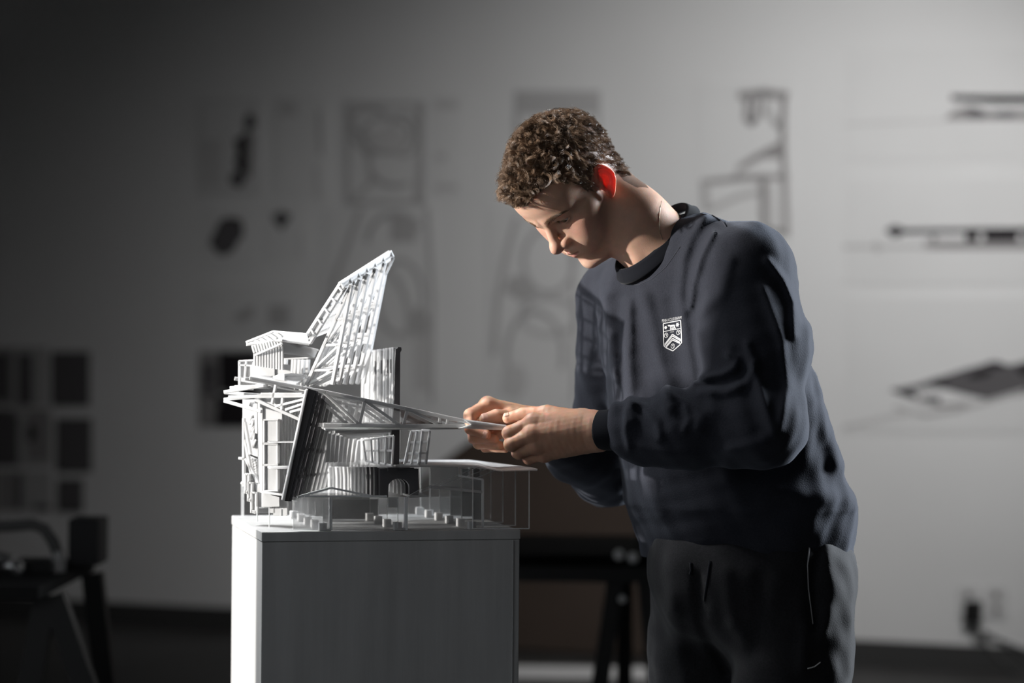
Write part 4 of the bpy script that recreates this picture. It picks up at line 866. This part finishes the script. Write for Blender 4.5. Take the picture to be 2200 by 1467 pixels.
FOLDS = [  # (polyline px, width px, height m)
    ([(1512, 466), (1484, 510), (1466, 560), (1462, 632), (1472, 720), (1490, 820)], 12, .0085), ([(1530, 500), (1504, 556), (1488, 612), (1482, 660)], 10, .0075), ([(1492, 690), (1520, 662), (1552, 632), (1570, 560)], 13, .006),
    ([(1296, 640), (1314, 740), (1322, 870)], 18, .008), ([(1352, 650), (1350, 760), (1358, 900)], 13, .0075), ([(1385, 640), (1412, 760), (1440, 870)], 17, .008), ([(1332, 640), (1336, 860)], 14, -.003), ([(1372, 680), (1392, 860)], 18, -.004), ([(1440, 650), (1456, 760), (1470, 840)], 14, -.003),
    ([(1500, 720), (1516, 800), (1530, 880)], 18, .006), ([(1510, 812), (1548, 806), (1578, 790), (1584, 770), (1566, 762)], 9, .0075), ([(1506, 842), (1560, 842), (1604, 822), (1622, 780)], 10, .007), ([(1530, 822), (1575, 820), (1602, 795)], 11, -.004),
    ([(1606, 740), (1624, 800), (1644, 870), (1662, 930)], 10, .0075), ([(1584, 760), (1612, 860), (1630, 920)], 15, -.004), ([(1440, 836), (1480, 850), (1506, 884), (1500, 920)], 18, .007), ([(1385, 852), (1424, 868), (1448, 910)], 18, .006), ([(1352, 870), (1348, 900), (1356, 955)], 13, .004), ([(1352, 862), (1385, 872), (1412, 905), (1418, 940)], 9, .006), ([(1436, 846), (1470, 866), (1480, 900), (1470, 925)], 9, .006), ([(1345, 880), (1343, 930), (1352, 965)], 7, .005),
    ([(1650, 560), (1684, 600), (1704, 650), (1706, 720)], 9, .0075), ([(1640, 620), (1680, 730), (1692, 830), (1675, 920)], 12, .007),
    ([(1380, 962), (1450, 978), (1560, 968), (1640, 950)], 15, .005), ([(1745, 700), (1770, 860), (1800, 990)], 22, .007), ([(1560, 1030), (1680, 1060), (1820, 1070)], 24, .005), ([(1380, 1020), (1420, 1120), (1500, 1175)], 26, .005), ([(1560, 1000), (1600, 1100), (1700, 1140)], 24, .004)]
def foldfield(P):
    X, Y, D = project(P); o = np.zeros(len(P))
    for pl_, wd, h in FOLDS:
        best = np.full(len(P), 1e9)
        for (x1, y1), (x2, y2) in zip(pl_[:-1], pl_[1:]):
            ex, ey = x2 - x1, y2 - y1; t = np.clip(((X - x1) * ex + (Y - y1) * ey) / (ex * ex + ey * ey), 0, 1)
            best = np.minimum(best, np.hypot(X - x1 - t * ex, Y - y1 - t * ey))
        o += h * np.exp(-(best / wd) ** 2)
    return o
ELL, WRL = Lel, LH['wrist']
def sweater_sdf(P):
    d = loft(P)
    d = smin(d, rc(P, W(1482, 532, .165), W(1588, 580, .06), .042, .074), .05); d = smin(d, rc(P, W(1440, 560, .21), W(1335, 640, .335), .04, .066), .04)
    d = np.maximum(d, (P - hp1) @ hn)
    m1, m2 = ELL + (WRL - ELL) * .45, ELL + (WRL - ELL) * .83
    arm = smin(rc(P, W(1602, 588, .05), W(1622, 745, -.0), .080, .074), rc(P, W(1622, 745, -.0), ELL, .074, .063), .05)
    fore = smin(rc(P, ELL, m1, .062, .055), rc(P, m1, m2, .055, .044), .03); fore = smin(fore, rc(P, m1 + A3((.0, 0, -.012)), m2 + A3((.012, 0, -.014)), .05, .040), .02)
    arm = smin(arm, fore, .035)
    r1, r2 = Rel + (RH['wrist'] - Rel) * .45, Rel + (RH['wrist'] - Rel) * .84
    armr = smin(rc(P, W(1328, 645, .335), Rel, .072, .062), rc(P, Rel, r1, .062, .056), .03); armr = smin(armr, rc(P, r1, r2, .056, .042), .02)
    d = smin(d, arm, .022); d = smin(d, armr, .02)
    front = np.clip((.24 - P[:, 1]) / .06, 0, 1)
    X, Y, D = project(P)
    return d - foldfield(P) * front - wob(P, .11, .0022, 3) - wob(P, .045, .0009, 4)
sv, sf = surfnet(sweater_sdf, (.03, -.19, .86), (.62, .52, 1.49), .0034, band=2.6)
M_cloth = mat('navy_fleece', (.022, .024, .034), .92, .12, Sheen_Weight=.22, Sheen_Roughness=.5)
bc = M_cloth.node_tree.nodes['Principled BSDF']; bc.inputs['Sheen Tint'].default_value = (.55, .6, .72, 1)
tcc = nd(M_cloth, 'ShaderNodeTexCoord'); nc = nd(M_cloth, 'ShaderNodeTexNoise', Scale=420.0, Detail=4); lk(M_cloth, tcc, 'Object', nc, 'Vector')
bpc = nd(M_cloth, 'ShaderNodeBump', Strength=.5, Distance=.0012); lk(M_cloth, nc, 'Fac', bpc, 'Height'); lk(M_cloth, bpc, 'Normal', bc, 'Normal')
ramp = nd(M_cloth, 'ShaderNodeValToRGB'); ramp.color_ramp.elements[0].color = (.015, .0163, .022, 1); ramp.color_ramp.elements[1].color = (.036, .038, .049, 1); lk(M_cloth, nc, 'Fac', ramp, 'Fac'); lk(M_cloth, ramp, 'Color', bc, 'Base Color')
shirt = np_mesh('sweatshirt', sv, sf, M_cloth, man)
M_rib = mat('navy_rib', (.010, .011, .015), .9, .08, Sheen_Weight=.08)
bvh = BVHTree.FromPolygons([tuple(v) for v in sv], [tuple(int(i) for i in q) for q in sf])
def onshirt(px, py, off=.0006):
    d = ray(px, py).normalized(); h = bvh.ray_cast(CAM, d); 
    if h[0] is None: return None
    n = h[1] if h[1].dot(d) < 0 else -h[1]
    return h[0] + n * off
# collar: ribbed ring round the neck
cc = W(1402, 515, .16); cf = W(1338, 590, .135) - cc; cbk = cc - W(1472, 440, .20); cl = A3((.45, -.89, .0)) * .068
CR = []
for i in range(73):
    t = 2 * math.pi * i / 72; f = cf if math.cos(t) > 0 else cbk; CR.append(cc + f * math.cos(t) + cl * math.sin(t) * (1.0 if math.sin(t) > 0 else 1.0))
cnorm = np.cross(cf, cl); cnorm /= np.linalg.norm(cnorm); cnorm = cnorm if cnorm[2] > 0 else -cnorm
ms = MB(); n_ = 10; o = 0
for i in range(73):
    rad = CR[i] - cc; rad /= np.linalg.norm(rad); up = cnorm * .8 - rad * .25; up /= np.linalg.norm(up); side = np.cross(up, np.cross(rad, up)); side = rad - up * (rad @ up); side /= np.linalg.norm(side)
    for k in range(n_):
        a = 2 * math.pi * k / n_; ms.v.append(tuple(CR[i] + side * math.cos(a) * .0042 + up * math.sin(a) * .0135 - up * .004 + side * (.0015 if math.sin(a) < 0 else -.002)))
for i in range(72):
    for k in range(n_): ms.f.append((i * n_ + k, i * n_ + (k + 1) % n_, (i + 1) * n_ + (k + 1) % n_, (i + 1) * n_ + k)); ms.mi.append(0)
ms.build('collar', M_rib, shirt, smooth=True)
def cuff(a, b, r0, r1, name):
    a, b = Vector(a), Vector(b); ms = MB(); pts = [a.lerp(b, q) for q in (0, .04, .5, .93, 1, .98, .9)]
    ms.tube(pts[:5], [r0 * .9, r0, (r0 + r1) / 2, r1, r1 * .93], 40, cap=True); return ms.build(name, M_rib, shirt, smooth=True)
dl_ = (WRL - ELL); cuff(ELL + dl_ * .80, WRL + dl_ * .045, .0345, .0325, 'cuff')
dr_ = (RH['wrist'] - Rel); cuff(Rel + dr_ * .80, RH['wrist'] + dr_ * .0, .0345, .0325, 'cuff')
# stitched seams lying on the cloth
def seam(px_pts, name, r=.0007, mt=None):
    pts = []
    for (a, b), (c, d) in zip(px_pts[:-1], px_pts[1:]):
        for k in range(6):
            p = onshirt(a + (c - a) * k / 6, b + (d - b) * k / 6, .0004)
            if p is not None: pts.append(p)
    if len(pts) > 3: ms = MB(); ms.tube(pts, r, 6); ms.build(name, mt or M_seam, shirt, smooth=True)
M_seam = mat('seam_thread', (.045, .047, .06), .8)
seam([(1506, 460), (1530, 463), (1552, 476), (1562, 490)], 'shoulder_seam', .0010)
seam([(1462, 530), (1430, 575), (1400, 600), (1372, 612), (1350, 610)], 'neck_seam', .0005)
# crest printed on the chest
M_thread = mat('white_print', (.62, .62, .63), .7)
EC = {}  # emblem coordinates 0..1 -> pixels (slanted with the chest)
def em(u, v):                                                   # u right, v down in units of the shield width
    x0, y0 = 1425.5, 695; return (x0 + u * 37.5 + v * 1.2, y0 - u * 7.0 + v * 37.5)
crest = MB()
def eline(pts, w):
    for (a, b), (c, d) in zip(pts[:-1], pts[1:]):
        L = math.hypot(c - a, d - b) or 1; n = max(1, int(L / .12)); nx, ny = -(d - b) / L * w / 2, (c - a) / L * w / 2
        for k in range(n):
            s0, s1 = k / n, (k + 1) / n; r = []
            for s, sg in ((s0, 1), (s1, 1), (s1, -1), (s0, -1)): 
                p = onshirt(*em(a + (c - a) * s + nx * sg, b + (d - b) * s + ny * sg), .0008)
                if p is not None: r.append(p)
            if len(r) == 4: crest.add(r, [(0, 1, 2, 3)])
def epoly(pts):
    r = [onshirt(*em(*p), .0009) for p in pts]
    if all(p is not None for p in r):
        c = sum((Vector(p) for p in r), Vector()) / len(r); crest.add(r + [c], [(i, (i + 1) % len(r), len(r)) for i in range(len(r))])
eline([(0, 0), (1, 0), (1.02, .72), (1.02, 1.28), (.9, 1.40), (.5, 1.66), (.1, 1.40), (-.02, 1.26), (-.01, .7), (0, 0)], .055)
eline([(0, .46), (1, .46)], .035)
for off, wd in ((.0, .055), (.085, .055), (.20, .055), (.285, .055)): eline([(.03, 1.20 + off * .8), (.5, .70 + off * 1.15), (.99, 1.10 + off * .9)] if off < .15 else [(.10, 1.32 + (off - .2) * .8), (.5, .70 + off * 1.15), (.93, 1.24 + (off - .2) * .8)], wd)
for cx_, cy_ in ((.14, .70), (.85, .66), (.5, 1.38)):
    eline([(cx_ + .105 * math.cos(a), cy_ + .135 * math.sin(a)) for a in [2 * math.pi * k / 12 for k in range(13)]], .028); eline([(cx_ - .04, cy_ - .09), (cx_ + .01, cy_), (cx_ + .05, cy_ + .09)], .03); eline([(cx_ + .01, cy_), (cx_ + .06, cy_ - .08)], .03)
for cx_, cy_, r_ in ((.13, .25, .10), (.82, .22, .12)): epoly([(cx_ + (r_ if k % 2 == 0 else r_ * .6) * math.cos(math.pi * k / 6), cy_ + 1.25 * (r_ if k % 2 == 0 else r_ * .6) * math.sin(math.pi * k / 6)) for k in range(12)])
for q in ([(.24, .14), (.34, .13), (.40, .17), (.40, .23), (.30, .23)], [(.36, .16), (.62, .17), (.68, .22), (.66, .28), (.40, .28)], [(.38, .26), (.44, .26), (.43, .44), (.38, .44)], [(.60, .26), (.67, .24), (.72, .44), (.64, .44)], [(.46, .32), (.52, .30), (.53, .44), (.46, .44)], [(.54, .32), (.60, .31), (.60, .44), (.55, .44)]): epoly(q)
def text_on(txt, u0, v0, wid, hgt):
    fc = bpy.data.curves.new('lettering', 'FONT'); fc.body = txt; fo = bpy.data.objects.new('lettering', fc); COL.objects.link(fo)
    dg = bpy.context.evaluated_depsgraph_get(); me = fo.evaluated_get(dg).to_mesh(); xs = [v.co.x for v in me.vertices]; ys = [v.co.y for v in me.vertices]
    x0, x1, y0_, y1_ = min(xs), max(xs), min(ys), max(ys); vs = []
    for v in me.vertices: vs.append(onshirt(*em(u0 + (v.co.x - x0) / (x1 - x0) * wid, v0 - (v.co.y - y0_) / (y1_ - y0_) * hgt), .0009) or Vector(sv[0]))
    fs = [tuple(p.vertices) for p in me.polygons]; crest.add(vs, fs); fo.evaluated_get(dg).to_mesh_clear(); bpy.data.objects.remove(fo); bpy.data.curves.remove(fc)
text_on('PENN A CLUIX BARVM', -.06, -.07, 1.12, .17); text_on('MDCCX', .38, .60, .22, .075)
crest.build('chest_crest', M_thread, shirt)
# thin neck chain
hb = BVHTree.FromPolygons([tuple(v) for v in head_w], [tuple(int(i) for i in q) for q in hf])
pts = []
for a, b in ((1421, 432), (1419, 445), (1417, 460), (1416, 480), (1418, 498), (1424, 515)):
    d = ray(a, b).normalized(); h = hb.ray_cast(CAM, d)
    if h[0] is not None: pts.append(h[0] - d * .0006)
if len(pts) > 2: ms = MB(); ms.tube(pts, .00035, 6); ms.build('necklace', mat('fine_chain', (.45, .40, .30), .3, .5, Metallic=1.0), man, smooth=True)
# ------------------------------------------------------------------ trousers and shoes
def trouser_sdf(P):
    z0 = P[:, 2]
    d = ell3(P, W(1607, 1215, .205), (.168, .150, .16))
    d = smin(d, rc(P, HIPL + A3((.012, 0, 0)), KNL, .108, .088), .05); d = smin(d, rc(P, KNL, ANL, .088, .07), .04)
    d2 = smin(rc(P, HIPR + A3((-.002, 0, 0)), KNR, .100, .085), rc(P, KNR, ANR, .085, .07), .04); d = smin(d, d2, .03)
    d = np.maximum(d, .055 - z0); d = np.maximum(d, z0 - W(1600, 1150, .2)[2])
    X, Y, D = project(P); o = np.zeros(len(P))
    for pl_, wd, h in (([(1500, 1240), (1508, 1340), (1560, 1440)], 14, -.008), ([(1560, 1230), (1575, 1340)], 18, .006), ([(1440, 1280), (1460, 1380), (1470, 1467)], 18, .005), ([(1758, 1180), (1745, 1240), (1752, 1345)], 12, -.010), ([(1775, 1190), (1790, 1280), (1770, 1360)], 14, .006), ([(1730, 1350), (1725, 1440)], 14, .006), ([(1640, 1240), (1620, 1400)], 22, -.006)):
        best = np.full(len(P), 1e9)
        for (x1, y1), (x2, y2) in zip(pl_[:-1], pl_[1:]):
            ex, ey = x2 - x1, y2 - y1; t = np.clip(((X - x1) * ex + (Y - y1) * ey) / (ex * ex + ey * ey), 0, 1); best = np.minimum(best, np.hypot(X - x1 - t * ex, Y - y1 - t * ey))
        o += h * np.exp(-(best / wd) ** 2)
    return d - o * (P[:, 1] < .24) - wob(P, .12, .003, 9) - wob(P, .05, .0012, 10)
tv, tf = surfnet(trouser_sdf, (.15, -.08, .03), (.64, .50, .99), .0052, band=2.6)
M_trs = noise_mat('black_twill', (.012, .012, .014), (.020, .020, .023), 300, .85, bump=.3, bscale=500, spec=.15)
M_trs.node_tree.nodes['Principled BSDF'].inputs['Sheen Weight'].default_value = .12
trs = np_mesh('trousers', tv, tf, M_trs, man)
tb = BVHTree.FromPolygons([tuple(v) for v in tv], [tuple(int(i) for i in q) for q in tf])
def ontrs(px, py, off=.0005):
    d = ray(px, py).normalized(); h = tb.ray_cast(CAM, d)
    return None if h[0] is None else h[0] - d * off
def tline(px_pts, name, r, mt):
    pts = []
    for (a, b), (c, d) in zip(px_pts[:-1], px_pts[1:]):
        for k in range(5):
            p = ontrs(a + (c - a) * k / 5, b + (d - b) * k / 5)
            if p is not None: pts.append(p)
    if len(pts) > 3: ms = MB(); ms.tube(pts, r, 6); ms.build(name, mt, trs, smooth=True)
tline([(1739, 1176), (1735, 1215), (1737, 1265), (1744, 1320), (1747, 1346)], 'pocket_piping', .0013, mat('piping_grey', (.35, .35, .36), .6))
tline([(1735, 1436), (1750, 1432), (1766, 1420)], 'pocket_zip', .0012, M_chrome)
tline([(1484, 1208), (1486, 1226), (1482, 1236)], 'drawstring', .0026, M_rib); tline([(1526, 1205), (1520, 1250), (1512, 1300)], 'drawstring', .0026, M_rib)
M_shoe = mat('shoe_leather', (.03, .03, .03), .5); M_sole = mat('shoe_sole', (.5, .5, .5), .6)
for an, nm in ((ANL, 'shoe'), (ANR, 'shoe')):
    f = A3((-.72, -.69, 0)); 
    def shoe_sdf(P, an=an): 
        g = an.copy(); g[2] = .045; d = rc(P, g - f * .03, g + f * .10, .042, .036); d = smin(d, rc(P, g, an + A3((0, 0, .01)), .042, .045), .03); d = smin(d, rc(P, g + f * .1, g + f * .17 - A3((0, 0, .008)), .036, .030), .03); return np.maximum(d, .012 - P[:, 2])
    v_, f_ = surfnet(shoe_sdf, an - A3((.26, .26, .1)), an + A3((.12, .12, .08)), .006); sh = np_mesh(nm, v_, f_, M_shoe, man)
    def sole_sdf(P, an=an):
        g = an.copy(); g[2] = .03; d = rc(P, g - f * .035, g + f * .165, .045, .038); return np.maximum(np.maximum(d, P[:, 2] - .016), .0 - P[:, 2])
    v_, f_ = surfnet(sole_sdf, an - A3((.26, .26, .12)), an + A3((.12, .12, .0)), .004); np_mesh('sole', v_, f_, M_sole, sh)
# ------------------------------------------------------------------ hair and brows
M_hair = mat('brown_hair', (.085, .045, .024), .3, .6); vh = M_hair.node_tree.nodes['Principled BSDF']
tch = nd(M_hair, 'ShaderNodeTexCoord'); nh = nd(M_hair, 'ShaderNodeTexNoise', Scale=60.0, Detail=3); rh = nd(M_hair, 'ShaderNodeValToRGB')
rh.color_ramp.elements[0].color = (.085, .052, .032, 1); rh.color_ramp.elements[1].color = (.36, .235, .15, 1); rh.color_ramp.elements[0].position = .35; rh.color_ramp.elements[1].position = .65
lk(M_hair, tch, 'Object', nh, 'Vector'); lk(M_hair, nh, 'Fac', rh, 'Fac'); lk(M_hair, rh, 'Color', vh, 'Base Color')
tri = hv_local[hf]; fc_ = tri.mean(1); fn = np.cross(tri[:, 2] - tri[:, 0], tri[:, 3] - tri[:, 1]); ar = np.linalg.norm(fn, axis=1); fn /= ar[:, None] + 1e-12
if ((fc_ - A3((0, 0, 40))) * fn).sum(1).mean() < 0: fn = -fn
okf = scalp_mask(fc_) & (np.abs(fc_[:, 0]) < 80); okf &= (np.linalg.norm((fc_ - A3((0, -6, 46))) / A3((75, 97, 83)), axis=1) < 1.35)
ids = np.where(okf)[0]
def zone(L):                                                    # 1 on the long top and front, 0 at back and sides
    top = np.clip((L[:, 2] + .38 * L[:, 1] - 66) / 34, 0, 1); return top
def grow(nclump, per, seed, lens, curl, K=13, rad=.00022, spread=2.6):
    r = np.random.default_rng(seed); pick = r.choice(ids, nclump, p=ar[ids] / ar[ids].sum()); root = fc_[pick]; nrm = fn[pick]
    z = zone(root); L = lens[0] + (lens[1] - lens[0]) * z; L = L * r.uniform(.75, 1.25, nclump)
    back = np.clip((-root[:, 1] - 20) / 60, 0, 1)
    flow = np.stack([np.sign(root[:, 0]) * .25 * (1 - z), .62 * z - .15 * (1 - z), -.05 * z - .9 * (1 - z)], 1) + r.normal(size=(nclump, 3)) * .3
    d0 = nrm * (0.42 + .20 * z)[:, None] + flow * .75; d0 /= np.linalg.norm(d0, axis=1, keepdims=True)
    bend = flow / (np.linalg.norm(flow, axis=1, keepdims=True) + 1e-9)
    s = np.linspace(0, 1, K)[None, :, None]
    base = root[:, None] + (d0[:, None] * s + (bend - d0 * .4)[:, None] * s ** 2 * .55) * L[:, None, None]
    ax = d0 * .6 + bend * .4; ax /= np.linalg.norm(ax, axis=1, keepdims=True); u = np.cross(ax, r.normal(size=(nclump, 3))); u /= np.linalg.norm(u, axis=1, keepdims=True); v = np.cross(ax, u)
    ph = r.uniform(0, 6.28, nclump)[:, None, None]; turn = (L / r.uniform(15, 26, nclump) * 6.28)[:, None, None] * r.choice([-1, 1], nclump)[:, None, None]
    cr = (curl[0] + (curl[1] - curl[0]) * z)[:, None, None] * np.minimum(s * 2.5, 1)
    base = base + (u[:, None] * (np.cos(turn * s + ph) - np.cos(ph)) + v[:, None] * (np.sin(turn * s + ph) - np.sin(ph))) * cr
    # keep outside the skull
    off = r.normal(size=(nclump, per, 3)) * spread; jit = r.normal(size=(nclump, per, 1, 3)) * .35
    C = base[:, None] + off[:, :, None] * (1 - .55 * s[None]) + jit * s[None]
    ln = r.uniform(.7, 1.0, (nclump, per, 1, 1)); C0_ = C[:, :, :1]; C = C.reshape(-1, K, 3)
    q = (C - A3((0, -6, 46))) / A3((75.5, 97.5, 83.5)); k = np.linalg.norm(q, axis=2, keepdims=True); C = np.where((k < 1) & (C[..., 2:3] > 0), A3((0, -6, 46)) + q / np.maximum(k, 1e-6) * A3((75.5, 97.5, 83.5)), C)
    R_ = np.broadcast_to(rad * (1.1 - .75 * np.linspace(0, 1, K) ** 2), (len(C), K)).copy()
    return toworld(C), R_
HAIRCUT = [(1000, 430), (1076, 436), (1110, 450), (1134, 443), (1154, 419), (1176, 400), (1204, 394), (1240, 400), (1264, 424), (1266, 700), (1000, 700)]
OUTLINE = [(1068, 408), (1071, 382), (1083, 360), (1088, 332), (1099, 300), (1119, 271), (1150, 250), (1185, 238), (1216, 237), (1236, 226), (1264, 236), (1288, 262), (1313, 290), (1338, 328), (1356, 365), (1376, 398), (1400, 430), (1400, 900), (1000, 900), (1068, 440)]
def cut(c, r):                                                  # the haircut: shorten strands that leave the photo's shape, drop the rest
    jx, jy = np.random.default_rng(3).normal(size=(2, len(c), 1)) * 4.5
    def bad(q):
        X, Y, D = project(q.reshape(-1, 3)); S2 = q.shape[:2]; X2, Y2 = (X.reshape(S2) + jx).ravel(), (Y.reshape(S2) + jy).ravel()
        return (inpoly(X, Y, HAIRCUT) | ~inpoly(X2, Y2, OUTLINE)).reshape(S2).any(1)
    b = bad(c)
    for k in range(4): c = c.copy(); c[b] = c[b][:, :1] + (c[b] - c[b][:, :1]) * .75; b = bad(c)
    return c[~b], r[~b]
c1, r1_ = grow(950, 20, 1, (7, 31), (.4, 3.9), spread=1.9)
c2, r2_ = grow(2200, 5, 2, (5, 17), (.3, 2.2), spread=3.5)
c1, r1_ = cut(c1, r1_); c2, r2_ = cut(c2, r2_)
strands('hair', np.concatenate([c1, c2]), np.concatenate([r1_, r2_]), M_hair, man)
# eyebrows
hl = BVHTree.FromPolygons([tuple(v) for v in hv_local], [tuple(int(i) for i in q) for q in hf])
for side in (-1, 1):
    r = np.random.default_rng(5 + side); cv = []
    for i in range(330):
        t = r.uniform(0, 1); x = 9 + 40 * t; zc = 27 + 8 * math.sin(t * 2.2) - 3 * t; w_ = 4.2 * (1 - t) ** .6 + 1.0
        z = zc + r.uniform(-w_, w_); h = hl.ray_cast(Vector((side * x, 150, z)), Vector((0, -1, 0)))
        if h[0] is None: continue
        p = A3(h[0]); n = A3(h[1]); n = n if n[1] > 0 else -n; d = A3((side * (.5 + .5 * t), -.1, .65 * (1 - t) - .25 * t)); d = d - n * (d @ n); d /= np.linalg.norm(d); L = r.uniform(5, 8.5)
        s = np.linspace(0, 1, 5)[:, None]; cv.append(p + d * L * s + n * (.3 + 1.6 * s - 1.5 * s * s))
    cv = np.array(cv); strands('eyebrow', toworld(cv), np.broadcast_to((.00015) * (1 - .7 * np.linspace(0, 1, 5)), cv.shape[:2]).copy(), M_hair, man)
